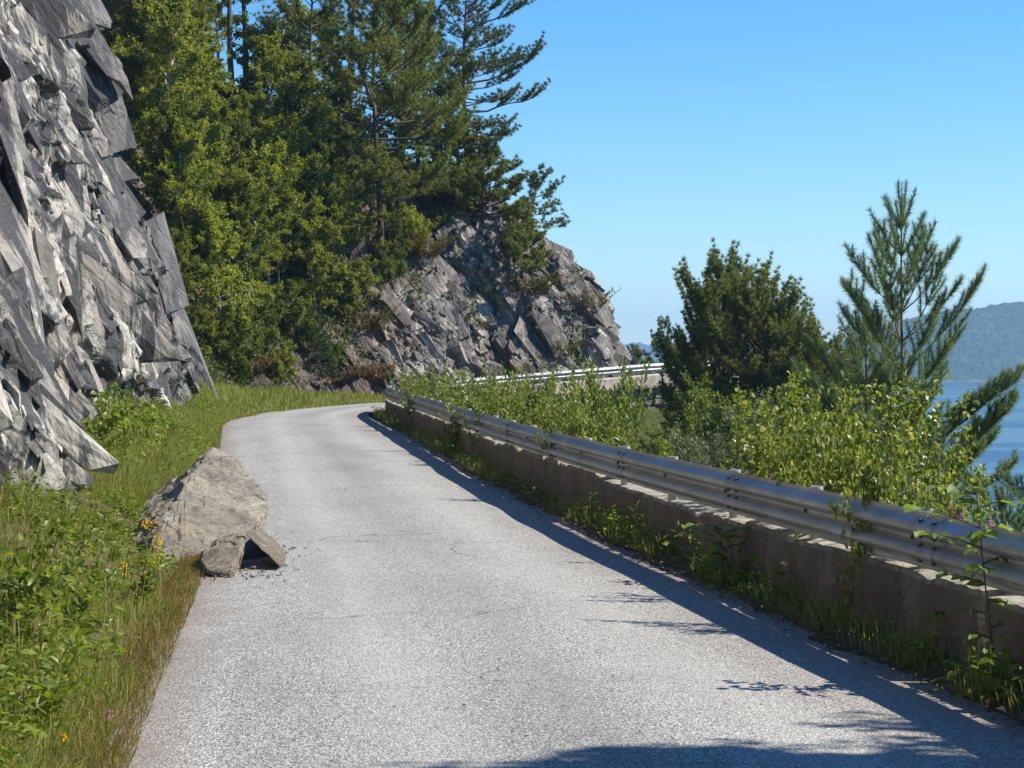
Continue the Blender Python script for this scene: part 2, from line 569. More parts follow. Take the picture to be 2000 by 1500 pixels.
# bark
def bark(name, c0, c1, scale=9):
    a = NT(name)
    a.color(a.ramp(a.noise(scale, 6, .65, a.map((1, 1, .3))), [(.35, c0), (.65, c1)]))
    a.bump(a.noise(scale * 2, 4), .8, .02)
    return a.done(.9, .15)
M['pine_bark'] = bark('pine_bark', (.055, .042, .035), (.15, .115, .09))
M['young_bark'] = bark('young_pine_bark', (.13, .085, .05), (.25, .17, .10), 14)
M['birch_bark'] = bark('birch_bark', (.16, .155, .14), (.50, .48, .43), 7)
M['twig'] = bark('twig_bark', (.07, .045, .025), (.16, .11, .07), 20)
M['stem'] = leaf_mat('green_stem', [(.10, .12, .03), (.16, .14, .05)], .1)

M['pine'] = leaf_mat('pine_needles', [(.10, .12, .025), (.19, .21, .042), (.29, .29, .062)], .38, .55, .3, .15)
M['pine_blue'] = leaf_mat('bluish_pine_needles', [(.065, .095, .04), (.12, .16, .068), (.19, .225, .10)], .30, .5, .35, .1)
M['young_pine'] = leaf_mat('young_pine_needles', [(.075, .115, .05), (.15, .21, .09), (.26, .325, .15)], .32, .45, .4, .1)
M['spruce'] = leaf_mat('spruce_needles', [(.04, .075, .02), (.08, .13, .035)], .2, .55, .3, .1)
M['birch'] = leaf_mat('birch_leaves', [(.13, .155, .018), (.25, .275, .03), (.38, .385, .055)], .50, .5, .3, .25)
M['birch_dark'] = leaf_mat('dark_birch_leaves', [(.075, .10, .015), (.15, .18, .024), (.24, .255, .038)], .48, .5, .3, .2)
M['bush_birch'] = leaf_mat('glossy_birch_leaves', [(.09, .13, .014), (.175, .215, .022), (.28, .30, .045), (.44, .42, .16)], .48, .38, .5, .05)
M['willow'] = leaf_mat('willow_leaves', [(.09, .13, .022), (.18, .22, .04), (.28, .31, .075)], .45, .45, .4, .15)
M['grey_willow'] = leaf_mat('grey_willow_leaves', [(.10, .12, .06), (.18, .20, .11), (.26, .28, .17)], .3, .5, .35, .1)
M['herb'] = leaf_mat('herb_leaves', [(.10, .14, .015), (.19, .24, .026), (.31, .345, .055)], .46, .45, .4, .15)
M['sapling'] = leaf_mat('sapling_leaves', [(.14, .21, .035), (.24, .33, .065)], .5, .4, .45, .1)
M['grass'] = leaf_mat('grass_blades', [(.10, .135, .016), (.18, .215, .028), (.26, .275, .045), (.37, .34, .10), (.46, .40, .17)], .4, .5, .3, .05)
M['dry_grass'] = leaf_mat('dry_grass_blades', [(.17, .095, .03), (.16, .17, .035), (.28, .20, .07), (.38, .30, .13)], .35, .6, .2, .05)
M['heather'] = leaf_mat('heather_sprigs', [(.10, .075, .02), (.15, .115, .03), (.13, .135, .03)], .3, .7, .1, .25)
M['fern_brown'] = leaf_mat('brown_fern', [(.12, .06, .03), (.20, .11, .06), (.10, .10, .03)], .3, .7, .1, .15)
M['under'] = leaf_mat('undergrowth_leaves', [(.05, .075, .012), (.10, .135, .02), (.16, .19, .035)], .4, .6, .2, .05)
M['dead_leaf'] = leaf_mat('dead_leaves', [(.10, .06, .035), (.20, .12, .065), (.32, .22, .13)], .15, .7, .1, .05)
M['yellow'] = leaf_mat('yellow_petals', [(.72, .45, .01), (.85, .58, .02)], .3, .6, .1, .03)
M['pink'] = leaf_mat('pink_petals', [(.42, .12, .30), (.55, .22, .42)], .35, .6, .1, .05)
M['white'] = leaf_mat('white_petals', [(.75, .75, .70), (.85, .85, .8)], .3, .6, .1, .03)

# ------------------------------------------------------------------ plan of the road
# left edge of the asphalt (x, y) and foot of the rock beside it
KEYS = np.array([
    (-0.85, 2.0, -3.1, 2.0), (-1.66, 8.6, -3.4, 9.0), (-2.38, 15.9, -3.7, 16.0), (-2.95, 20.6, -4.0, 20.6), (-3.25, 23, -5.0, 22.6),
    (-3.6, 26, -5.7, 26), (-4.3, 31, -6.1, 31), (-5.6, 41, -6.7, 41), (-6.9, 51, -7.25, 51.5), (-7.3, 56, -8.6, 58),
    (-7.2, 62, -11, 64), (-6.7, 67, -10.4, 70), (-5.9, 71.5, -9, 75), (-4.9, 75, -7.2, 79), (-3.6, 78, -4.5, 82.3),
    (-1, 81.5, -1.5, 84.8), (2, 84, 1.8, 86.8), (5.2, 86.2, 4.6, 88.8), (7.2, 89.5, 5.6, 92)])
RK = [(3.6, 2.0)] + [tuple(G(*p)) for p in ((1990, 1410), (1760, 1310), (1640, 1254), (1540, 1212), (1448, 1167), (1350, 1119), (1210, 1063), (1056, 982), (930, 916), (807, 856), (720, 814))] + \
     [(-4.15, 61), (-3.9, 66), (-3.1, 71), (-1.7, 75), (2, 78.3), (6, 80.9), (9.3, 84), (10.8, 89)]
HRAIL = 0.79
RAILPX = ((2300, 1105), (2000, 1040), (1842, 1004), (1437, 922), (1213, 874), (991, 821), (846, 781), (755, 757.5))
def railpt(x, y):
    Z = (EYE - HRAIL) * F / (y - HY)
    return ((x - 1000) / F * Z, Z)
NEAR_RAIL = [(3.75, 2.0)] + [railpt(*p) for p in RAILPX] + [(-3.66, 61.0), (-3.45, 63.5)]
FAR_RAIL = [(-2.6, 74.5), (-1.9, 76.6), (0.2, 78.0), (2.5, 79.3), (5.2, 80.9), (7.6, 82.6), (9.6, 85.0)]

def road_z(X, Y):
    return np.clip((np.asarray(X) + 2.6) * .06, 0, .62) * np.clip((np.asarray(Y) - 70) / 6, 0, 1)

Lp = interp_path(KEYS[:, :2], .4, 6)
Rp = interp_path(RK, .4, 24)
ns, nu = 340, 22
def resample(p, n):
    d = np.r_[0, np.cumsum(np.linalg.norm(np.diff(p, axis=0), axis=1))]
    t = np.linspace(0, 1, n) ** 1.0 * d[-1]
    return np.stack([np.interp(t, d, p[:, k]) for k in range(p.shape[1])], 1), t
Ls, Lt = resample(Lp, ns)
Rs, Rt = resample(Rp, ns)
uu = np.linspace(0, 1, nu)
XY = Ls[:, None] * (1 - uu)[None, :, None] + Rs[:, None] * uu[None, :, None]
# ragged asphalt edges
rag = .05 * vnoise(np.stack([Lt * 2.1, Lt * 0], 1), 5) + .035 * vnoise(np.stack([Lt * 6.3, Lt * 0], 1), 6)
XY[:, 0, 0] += rag
Zr = road_z(XY[..., 0], XY[..., 1]) + .035 * np.sin(uu * math.pi)[None] + .012 * vnoise(XY * .7, 3)
V = np.concatenate([XY, Zr[..., None]], -1).reshape(-1, 3)
uv = np.stack([np.broadcast_to(uu[None], (ns, nu)), np.broadcast_to(Lt[:, None], (ns, nu))], -1).reshape(-1, 2)
road = link('road', mesh_data('road', V, [(grid_faces(ns, nu)[:, ::-1], 0)], M['asphalt'], True, uv))
tag(road, 'worn grey single lane asphalt road bending right round the headland', None, None, 'structure')

# ------------------------------------------------------------------ verge and bank on the left
foot = interp_path(KEYS[:, 2:], .4, 4)
Fs, _ = resample(foot, ns)
def bank_profile(t, Y=0):
    return .46 * np.clip(t, 0, 1.2) ** 1.25 * (1 - .85 * np.clip((np.asarray(Y) - 70) / 10, 0, 1)) - .03
nb_ = 26
tt = np.linspace(-.08, 1.5, nb_)
BXY = Ls[:, None] * (1 - tt)[None, :, None] + Fs[:, None] * tt[None, :, None]
BZ = bank_profile(np.clip(tt, 0, 2)[None], BXY[..., 1]) + .10 * fbm(BXY * .9, 11, 3) * np.clip(tt * 2, 0, 1)[None] + road_z(BXY[..., 0], BXY[..., 1])
BZ[:, :2] = road_z(BXY[:, :2, 0], BXY[:, :2, 1]) - .03
V = np.concatenate([BXY, BZ[..., None]], -1).reshape(-1, 3)
verge = link('verge', mesh_data('verge', V, [(grid_faces(ns, nb_), 0)], M['soil'], True))
tag(verge, 'weedy bank between the road and the rock face', None, None, 'structure')
def verge_pt(i, t):
    """i: fractional index along, t across"""
    i = np.clip(i, 0, ns - 1.001)
    k = i.astype(int)
    f = (i - k)[:, None]
    L = Ls[k] * (1 - f) + Ls[k + 1] * f
    Q = Fs[k] * (1 - f) + Fs[k + 1] * f
    xy = L * (1 - t[:, None]) + Q * t[:, None]
    z = bank_profile(np.clip(t, 0, 2), xy[:, 1]) + .10 * fbm(xy * .9, 11, 3) * np.clip(t * 2, 0, 1) + road_z(xy[:, 0], xy[:, 1])
    return np.concatenate([xy, z[:, None]], 1)

# ------------------------------------------------------------------ near cliff
def hull_variants(n, seed, pts=13):
    rng = np.random.default_rng(seed)
    out = []
    for _ in range(n):
        bm = bmesh.new()
        q = rng.uniform(-1, 1, (pts, 3))
        q = np.sign(q) * np.abs(q) ** .35 * rng.uniform(.8, 1, (pts, 1))
        for p_ in q * .5: bm.verts.new(p_)
        g_ = bmesh.ops.convex_hull(bm, input=bm.verts[:])
        bmesh.ops.delete(bm, geom=[v for v in bm.verts if not v.link_faces], context='VERTS')
        bmesh.ops.triangulate(bm, faces=bm.faces[:])
        bmesh.ops.recalc_face_normals(bm, faces=bm.faces[:])
        bm.verts.index_update()
        out.append((np.array([v.co[:] for v in bm.verts]), np.array([[v.index for v in f.verts] for f in bm.faces])))
        bm.free()
    return out

def add_blocks(mb, pos, A, Bv, C, dims, seed, mat=0, nvar=14):
    """angular rock blocks: A, Bv, C are the block axes, dims their lengths"""
    rng = np.random.default_rng(seed)
    var = hull_variants(nvar, seed)
    k = rng.integers(0, nvar, len(pos))
    for i, (V0, F0) in enumerate(var):
        m = k == i
        if not m.any(): continue
        M3 = np.stack([A[m] * dims[m, :1], Bv[m] * dims[m, 1:2], C[m] * dims[m, 2:]], 1)
        V = np.einsum('vk,nkc->nvc', V0, M3) + pos[m][:, None]
        n_, nv = V.shape[:2]
        mb.add(V.reshape(-1, 3), (F0[None] + np.arange(n_)[:, None, None] * nv).reshape(-1, 3), mat)

def block_axes(n, cdir, adir, spread, rng):
    C = unit(np.asarray(cdir) + rng.normal(0, spread, (n, 3)))
    A = np.asarray(adir) + rng.normal(0, spread, (n, 3))
    A = unit(A - (A * C).sum(1, keepdims=True) * C)
    return A, np.cross(C, A), C

def soften(d, n=2):
    for _ in range(n):
        d[1:-1] = (d[:-2] + 2 * d[1:-1] + d[2:]) / 4
        d[:, 1:-1] = (d[:, :-2] + 2 * d[:, 1:-1] + d[:, 2:]) / 4
    return d

def cliff_disp(s, h, seed):
    w = .5 * fbm(np.stack([s * .25, h * .4], -1), seed + 5, 3)
    s2 = s + 1.3 * h + w * 1.5          # beds lean along the road
    h2 = h + .3 * w
    d = 1.0 * pyramids(s2 / 6.5, h2 / 3.6, seed)
    d = d + .55 * pyramids(s2 / 3.2 + 5, h2 / 1.5 + .3 * s / 3.2, seed + 1)
    v, e = facet(s2 / 2.4, h2 / 1.15, seed + 2)
    d = d + .26 * v - .10 * np.exp(-e / .05)
    v, e = facet(s2 / .85 + 3, h2 / .55, seed + 3)
    d = d + .10 * v - .03 * np.exp(-e / .06)
    v, e = facet(s2 / .30 + 3, h2 / .26, seed + 4)
    d = d + .022 * v
    return soften(d, 1) + .012 * fbm(np.stack([s2 * 3, h2 * 4], -1), seed + 9, 3)

def rock_disp(s, h, seed, ang, big=1.0, mid=1.0, small=1.0):
    ca, sa = math.cos(ang), math.sin(ang)
    w = .35 * fbm(np.stack([s * .5, h * .5], -1), seed + 5, 3)
    aa, bb = s * ca - h * sa + w, s * sa + h * ca + w * .6
    d = .9 * big * pyramids(aa / 4.2, bb / 2.0, seed)
    v, e = facet(aa / 1.7, bb / .75, seed + 1)
    d = d + .30 * mid * v - .10 * mid * np.exp(-e / .06)
    v, e = facet(aa / .62 + 3, bb / .27, seed + 2)
    d = d + .11 * mid * v
    v, e = facet(aa / .22 + 3, bb / .10, seed + 3)
    d = d + .035 * small * v
    d = d + .03 * small * fbm(np.stack([aa * 3, bb * 6], -1), seed + 9, 3)
    return d

CF = np.array([(-3.1, 4), (-3.35, 9), (-3.8, 15), (-4.08, 19), (-4.25, 20.6), (-4.7, 21.6), (-5.35, 23.2), (-5.8, 26), (-6.15, 31), (-6.7, 41), (-7.1, 49), (-7.45, 54.5), (-8.0, 57), (-9.5, 59.2), (-12.5, 61), (-16, 62)])
cf = interp_path(CF, .05, 60)
d = np.r_[0, np.cumsum(np.linalg.norm(np.diff(cf, axis=0), axis=1))]
# finer columns near the camera
tt = np.linspace(0, 1, 460)
scol = np.interp(tt, [0, .10, .45, .80, 1], [0, 9.5, 22, d[-1] - 10, d[-1]])
cx = np.stack([np.interp(scol, d, cf[:, k]) for k in (0, 1)], 1)
tan = unit(np.gradient(cf, axis=0))
for _ in range(200): tan[1:-1] = (tan[:-2] + 2 * tan[1:-1] + tan[2:]) / 4
tg = unit(np.stack([np.interp(scol, d, tan[:, k]) for k in (0, 1)], 1))
nrm = np.stack([tg[:, 1], -tg[:, 0]], 1)      # towards the road
hh = np.concatenate([np.linspace(-.6, 7, 170), np.linspace(7.05, 14, 80)])
S, H = np.meshgrid(scol, hh, indexing='ij')
D = cliff_disp(S, H, 21)
lean = .30 * H - .25 * np.exp(-((H - 1.5) / 1.2) ** 2) + .35 * fbm(np.stack([S * .12, H * .18], -1), 77, 2)
lean = lean - .45 * np.exp(-((S - 16.6) / 1.8) ** 2) * np.exp(-((H - 1.0) / 2.0) ** 2)
off = D - lean - .55
zz = H + .25 * vnoise(np.stack([S * .8, H * .8], -1), 31) * .4
V = np.stack([cx[:, None, 0] + nrm[:, None, 0] * off, cx[:, None, 1] + nrm[:, None, 1] * off, zz], -1)
# crown of the cliff running back into the hill
back = np.array([.8, 2, 4, 8, 16])
top = V[:, -1:, :] + np.concatenate([-nrm[:, None, :] * back[None, :, None], (back * .45)[None, :, None] * np.ones((len(cx), 1, 1))], -1)
V = np.concatenate([V, top], 1)
nr = V.shape[1]
rng = np.random.default_rng(77)
mb = MB()
mb.add(V.reshape(-1, 3), grid_faces(len(cx), nr)[:, ::-1])
nh = len(hh)
for (N, lo, hi, adim, out_, spr, sd) in ((330, .55, 1.35, (2.5, .85, .32), .13, .12, 1), (2000, .20, .62, (2.2, .75, .38), .12, .18, 2), (5500, .07, .24, (1.7, .8, .48), .07, .28, 3)):
    ii = (rng.uniform(0, 1, N) * (len(cx) - 1)).astype(int)
    jj = (rng.uniform(0, 1, N) ** .9 * (nh - 1)).astype(int)
    pos = V[ii, jj].copy()
    sz = lo * (hi / lo) ** rng.uniform(0, 1, N)
    sz = sz * np.where(pos[:, 2] < 1.3, .65, 1.0)
    nv3 = np.stack([nrm[ii, 0], nrm[ii, 1], 0 * sz], 1)
    turn = fbm(pos * .22, 70, 2)[:, None]
    A, Bv, C = block_axes(N, np.array([[.84, -.42, .30]]) + turn * np.array([[.2, -.5, .1]]), np.array([[.30, .15, -.94]]) + turn * np.array([[.25, .2, .1]]), spr, rng)
    pos += nv3 * (rng.uniform(-1.6, .75, N) * out_ * sz / .8)[:, None]
    dims = sz[:, None] * np.array([adim]) * rng.uniform(.75, 1.3, (N, 3))
    add_blocks(mb, pos, A, Bv, C, dims, 700 + sd)
cliff = link('cliff', mb.data('cliff', M['cliff'], False))
tag(cliff, 'steep blocky grey rock face with white veins rising beside the road', None, None, 'structure')

def headland_disp(s, h, seed):
    w = .6 * fbm(np.stack([s * .3, h * .3], -1), seed + 5, 3)
    a_ = R(57)
    aa, bb = s * math.cos(a_) - h * math.sin(a_) + w, s * math.sin(a_) + h * math.cos(a_) + w * .5
    d = 1.3 * pyramids(aa / 7.0, bb / 3.0, seed)
    d = d + .5 * pyramids(aa / 3.2 + 7, bb / 1.3, seed + 6)
    v, e = facet(aa / 2.6, bb / .8, seed + 1)
    d = d + .24 * v - .12 * np.exp(-e / .05)
    v, e = facet(aa / .9 + 3, bb / .36, seed + 2)
    soft = np.clip(.5 + 1.2 * fbm(np.stack([s * .25, h * .3], -1), seed + 12, 2), .15, 1)
    d = d + .12 * v * soft
    v, e = facet(aa / .35 + 3, bb / .18, seed + 3)
    return soften(d + .045 * v * soft, 2)

# ------------------------------------------------------------------ wooded cove and rock headland beyond the bend
HF = np.array([(-12.5, 57), (-11.6, 61), (-11.2, 65), (-10.4, 70), (-9, 75), (-7.2, 79), (-4.5, 82.3), (-1.5, 84.8), (1.8, 86.8), (4.2, 88.6), (5.15, 90.4), (5.2, 93), (4.6, 97), (2.5, 104), (-4, 118)])
hf = interp_path(HF, .1, 80)
d = np.r_[0, np.cumsum(np.linalg.norm(np.diff(hf, axis=0), axis=1))]
scol = np.interp(np.linspace(0, 1, 460), [0, .2, .8, 1], [0, 13, 43, d[-1]])
hx = np.stack([np.interp(scol, d, hf[:, k]) for k in (0, 1)], 1)
tan = unit(np.gradient(hf, axis=0))
for _ in range(300): tan[1:-1] = (tan[:-2] + 2 * tan[1:-1] + tan[2:]) / 4
tg = unit(np.stack([np.interp(scol, d, tan[:, k]) for k in (0, 1)], 1))
nin = np.stack([-tg[:, 1], tg[:, 0]], 1)
wt = np.clip((hx[:, 0] + 8.0) / 5.0, 0, 1)
wt = np.maximum(wt, (np.linspace(0, 1, len(wt)) > .6) * 1.0)
wt = wt * wt * (3 - 2 * wt)
kc = (1 - wt)[:, None] * .62
nin = unit(nin * (1 - kc) + np.array([[-.10, 1.0]]) * kc)
tp = np.concatenate([np.linspace(-.25, 3, 190), np.linspace(3.04, 6, 70)])
ti = np.arange(7)
cb, ch = [0, 1.5, 6, 12, 22, 40, 70], [0, 2.0, 7.5, 14.5, 25, 36, 44]
hb, hh_ = [0, 1.8, 4.3, 7.8, 14, 30, 60], [0, 3.9, 6.5, 9.0, 10.4, 11.5, 13]
tpc = np.clip(tp, 0, 6)
b0, h0 = np.interp(tpc, ti, cb), np.interp(tpc, ti, ch) + np.where(tp < 0, tp * 3, 0)
b1, h1 = np.interp(tpc, ti, hb), np.interp(tpc, ti, hh_) + np.where(tp < 0, tp * 3, 0)
tail = np.clip((scol - 38) / 8, 0, 1)
back = b0[None] * (1 - wt[:, None]) + b1[None] * wt[:, None]
back = np.where(back > 9, 9 + (back - 9) * (1 - .85 * tail[:, None]), back)
hgt = h0[None] * (1 - wt[:, None]) + h1[None] * wt[:, None]
S, T = np.meshgrid(scol, tp, indexing='ij')
D = headland_disp(S, hgt, 55)
D = D * (1.1 * wt[:, None] + .55 * (1 - wt[:, None])) * np.clip((5 - T) / 3, .3, 1)
zadd = .5 * fbm(np.stack([S * .3, back * .3], -1), 61, 3) * np.clip(T - 1, 0, 1)
slope = np.clip(1.5 - T * .35, .35, 1)
V = np.stack([hx[:, None, 0] + nin[:, None, 0] * back - nin[:, None, 0] * D * slope,
              hx[:, None, 1] + nin[:, None, 1] * back - nin[:, None, 1] * D * slope,
              hgt + zadd + D * (1 - slope) * .7], -1)
HV, HFc = V, grid_faces(len(hx), len(tp))
rng = np.random.default_rng(78)
mb = MB()
mb.add(V.reshape(-1, 3), HFc[:, ::-1])
rockT = np.where(tp < 3.0)[0]
for (N, lo, hi, adim, out_, spr, sd) in ((150, .9, 2.1, (1.7, .9, .34), .10, .15, 1), (2400, .35, 1.0, (1.6, .8, .38), .10, .22, 2), (9000, .12, .38, (1.4, .85, .5), .085, .36, 3)):
    ii = (np.interp(rng.uniform(0, 1, N), [0, .25, 1], [.30, .5, .92]) * len(hx)).astype(int)
    jj = rockT[(rng.uniform(0, 1, N) * len(rockT)).astype(int)]
    ok = (wt[ii] > .25) | (tp[jj] < .9)
    if sd == 1: ok &= (wt[ii] > .8)
    ii, jj = ii[ok], jj[ok]
    N = len(ii)
    pos = V[ii, jj].copy()
    sz = lo * (hi / lo) ** rng.uniform(0, 1, N)
    nv3 = np.stack([-nin[ii, 0], -nin[ii, 1], .5 + 0 * sz], 1)
    turn = fbm(pos * .2, 75, 2)[:, None]
    A, Bv, C = block_axes(N, np.array([[.46, -.74, .48]]) + turn * np.array([[.3, .2, .2]]), np.array([[.58, .25, -.78]]) + turn * np.array([[.3, .1, .1]]), spr, rng)
    pos += nv3 * (rng.uniform(-1.7, .65, N) * out_ * sz / .8)[:, None]
    dims = sz[:, None] * np.array([adim]) * rng.uniform(.75, 1.3, (N, 3))
    add_blocks(mb, pos, A, Bv, C, dims, 720 + sd)
hill = link('rocky_hillside', mb.data('rocky_hillside', M['headland'], False))
tag(hill, 'steep hillside with a bare rock headland beyond the bend', None, None, 'structure')
hill_bvh = BVHTree.FromPolygons([tuple(p) for p in V.reshape(-1, 3)], [tuple(f) for f in HFc.tolist()])
EYEV = Vector((0, 0, EYE))
def on_hill(px, py):
    dr = Vector(((px - 1000) / F, 1, (HY - py) / F)).normalized()
    hit = hill_bvh.ray_cast(EYEV, dr)
    return hit[0] if hit[0] is not None else None

# ------------------------------------------------------------------ ground, water, far hills
rail_all = interp_path(NEAR_RAIL + [(-3.2, 68), (-2.9, 72)] + FAR_RAIL + [(11, 88), (11.3, 93), (10, 102), (3, 130), (-30, 260)], 1.0, 2)
gx = np.concatenate([np.arange(-60, -6, 3.0), np.arange(-6, 22, .55), np.arange(22, 110, 2.5)])
gy = np.concatenate([np.arange(-40, 4, 3.0), np.arange(4, 90, .6), np.arange(90, 260, 3.5)])
GX, GY = np.meshgrid(gx, gy, indexing='ij')
def slope_z(X, Y):
    X, Y = np.asarray(X, float), np.asarray(Y, float)
    sh = X.shape
    q = np.stack([X.ravel(), Y.ravel()], 1)
    best = np.full(len(q), 1e9)
    sgn = np.zeros(len(q))
    for p0, p1 in zip(rail_all[:-1], rail_all[1:]):
        e = p1 - p0
        t = np.clip(((q - p0) @ e) / (e @ e), 0, 1)
        r = q - (p0 + t[:, None] * e)
        dd = np.hypot(r[:, 0], r[:, 1])
        m = dd < best
        best[m] = dd[m]
        sgn[m] = (e[0] * r[:, 1] - e[1] * r[:, 0])[m]
    out = sgn < 0
    dd = np.where(out, np.maximum(best - .35, 0), 0)
    z = -.32 - .10 * np.minimum(dd, 2) - (.36 + .4 * np.clip((q[:, 1] - 40) / 20, 0, 1)) * np.clip(dd - 1.0, 0, 7) - .62 * np.clip(dd - 8.0, 0, 999) + np.minimum(dd, 3) * .16 * fbm(q * .45, 91, 4)
    z = np.where(out, z, -.35)
    return np.maximum(z, -30).reshape(sh)
MOUNDS = []

WZ = -27.0
a = NT('fjord_water')
a.color((.012, .035, .055))
wv = a.noise(1.0, 4, .6, a.map((.012, .05, 1)))
band = a.noise(1.0, 3, .5, a.map((.0012, .012, 1)))
a.bump(a.math('ADD', a.noise(1.0, 3, .55, a.map((.25, .6, 1))), a.math('MULTIPLY', wv, 2.0)), .35, .5)
M['water'] = a.done(a.ramp(band, [(.42, .10), (.58, .30)]), .5)
xs, ys = np.array([-300, 0, 300, 900, 2600, 5000.]), np.array([-300, 0, 200, 600, 1500, 3000, 5200.])
WX, WY = np.meshgrid(xs, ys, indexing='ij')
water = link('water', mesh_data('water', np.stack([WX, WY, WX * 0 + WZ], -1).reshape(-1, 3), [(grid_faces(6, 7), 0)], M['water']))
tag(water, 'calm blue fjord water', None, None, 'structure')

def far_hill(name, label, shore, ridge_d, outline, x0, x1, nx, ny, bump, seed, mat):
    xs = np.linspace(x0, x1, nx)
    ts = np.linspace(0, 1.35, ny)
    hz = np.interp(xs, outline[0], outline[1])
    Xg, Tg = np.meshgrid(xs, ts, indexing='ij')
    Yg = shore + Tg * ridge_d + 20 * fbm(np.stack([Xg * .004, Tg * 2], -1), seed, 3) * (Tg > 0)
    prof = np.clip(np.minimum(Tg, 1) ** .8 - np.clip(Tg - 1, 0, 1) * .3, 0, 1)
    Zg = WZ - 1 + (hz[:, None] - WZ) * prof + bump * fbm(np.stack([Xg * .09, Yg * .09], -1), seed + 3, 3, .7) * np.clip(Tg * 8, 0, 1)
    Zg += 2.5 * fbm(np.stack([Xg * .008, Yg * .008], -1), seed + 8, 3) * np.clip(Tg * 4, 0, 1)
    o = link(name, mesh_data(name, np.stack([Xg, Yg, Zg], -1).reshape(-1, 3), [(grid_faces(nx, ny), 0)], mat, False))
    return tag(o, label, None, None, 'structure')
a = NT('far_forest')
c = a.ramp(a.noise(.05, 6, .7), [(.3, (.018, .032, .014)), (.5, (.035, .055, .022)), (.7, (.06, .085, .03))])
sp = a.n('SeparateXYZ'); a.l(a.tc.outputs['Object'], sp.inputs[0])
shore_k = a.ramp(a.math('ADD', a.math('DIVIDE', a.math('ADD', sp.outputs[2], 27.0), 12.0), a.math('MULTIPLY', a.math('SUBTRACT', a.noise(.03, 4), .5), .6)), [(.02, 1.0), (.14, 0.0)])
c = a.mix(shore_k, c, (.15, .135, .11))
a.color(c)
M['far_forest'] = a.done(.95, .1)
def ol(pts, Z):
    return [[(x - 1000) / F * Z for x, y in pts], [EYE + (HY - y) / F * Z for x, y in pts]]
far_hill('wooded_hill', 'wooded hill across the fjord, blue with distance', 2380, 320, ol([(1380, 706), (1500, 700), (1620, 684), (1700, 655), (1800, 620), (1880, 604), (2000, 590), (2200, 576), (2700, 572), (3600, 600)], 2700), 150, 1900, 520, 60, 2.6, 201, M['far_forest'])
far_hill('distant_hill', 'pale distant hill on the horizon beyond the small pine', 4300, 400, ol([(700, 690), (1180, 680), (1250, 669), (1300, 674), (1345, 684), (1500, 680), (1700, 690), (2300, 670), (4000, 650)], 4700), -300, 2600, 420, 30, 6.0, 241, M['far_forest'])

# ------------------------------------------------------------------ concrete wall and guard rail
def path_frames(p):
    t = unit(np.gradient(p, axis=0))
    return t, np.stack([t[:, 1], -t[:, 0]], 1)        # right hand normal

def offset_path(p, o):
    t, n = path_frames(p)
    return p + n * o

def arc(p):
    return np.r_[0, np.cumsum(np.linalg.norm(np.diff(p, axis=0), axis=1))]

def cut(p, s0, s1, step):
    d = arc(p)
    s = np.linspace(s0, s1, max(2, int((s1 - s0) / step) + 1))
    return np.stack([np.interp(s, d, p[:, k]) for k in range(p.shape[1])], 1), s

def wall_block(p, zb, h, thick, seed, mat, name='wall_block', rough=1.0):
    """one cast block following path p: front face on the path"""
    t, n = path_frames(p)
    hts = np.array([-.25, 0, .06, .14, .22, .30, .37, .42, 1.0])
    prof = [(0, -.3)] + [(0, z * h) for z in (0, .15, .3, .45, .6, .72, .83, .92)] + [(.02, .985 * h), (.06, h), (thick * .4, h), (thick * .7, h), (thick - .05, h), (thick, h - .05), (thick, h * .5), (thick, -.3)]
    prof = np.array(prof)
    m = len(prof)
    s = arc(p) + seed * 13.7
    V = np.zeros((len(p), m, 3))
    V[..., :2] = p[:, None] + n[:, None] * prof[None, :, 0, None]
    V[..., 2] = prof[None, :, 1] + zb[:, None]
    q = np.stack([np.broadcast_to(s[:, None], (len(p), m)), np.broadcast_to(prof[None, :, 0] + prof[None, :, 1] * 1.0, (len(p), m))], -1)
    nz = fbm(q * np.array([2.2, 3.0]), seed, 4)
    nz2 = np.maximum(0, fbm(q * np.array([1.1, 5.0]), seed + 40, 3) - .25)
    front = (prof[:, 0] < .1)[None]
    amp = rough * (.007 * nz + .006 * fbm(q * np.array([9, 11.0]), seed + 77, 2))
    V[..., :2] -= n[:, None] * np.where(front, amp, 0)[..., None]
    topm = np.clip((prof[:, 1] / h - .8) / .2, 0, 1)[None]
    chip = np.maximum(0, fbm(np.stack([q[..., 0] * 2.3, 0 * q[..., 0]], -1), seed + 9, 4) - .42)
    V[..., 2] += topm * rough * (.004 * fbm(q * np.array([9.0, 9.0]), seed + 19, 2) - .045 * chip * (prof[None, :, 0] < .12))
    mb = MB()
    mb.add(V.reshape(-1, 3), grid_faces(len(p), m))
    for i, flip in ((0, 1), (len(p) - 1, 0)):          # end caps
        idx = np.arange(m) + i * m
        ctr = mb.n
        mb.add(V[i].mean(0)[None], np.zeros((0, 3), int))
        f = np.stack([idx[:-1], idx[1:], np.full(m - 1, ctr)], 1)
        mb.Fc.append((f if flip else f[:, ::-1], 0))
    me = mb.data(name, mat, False)
    return me

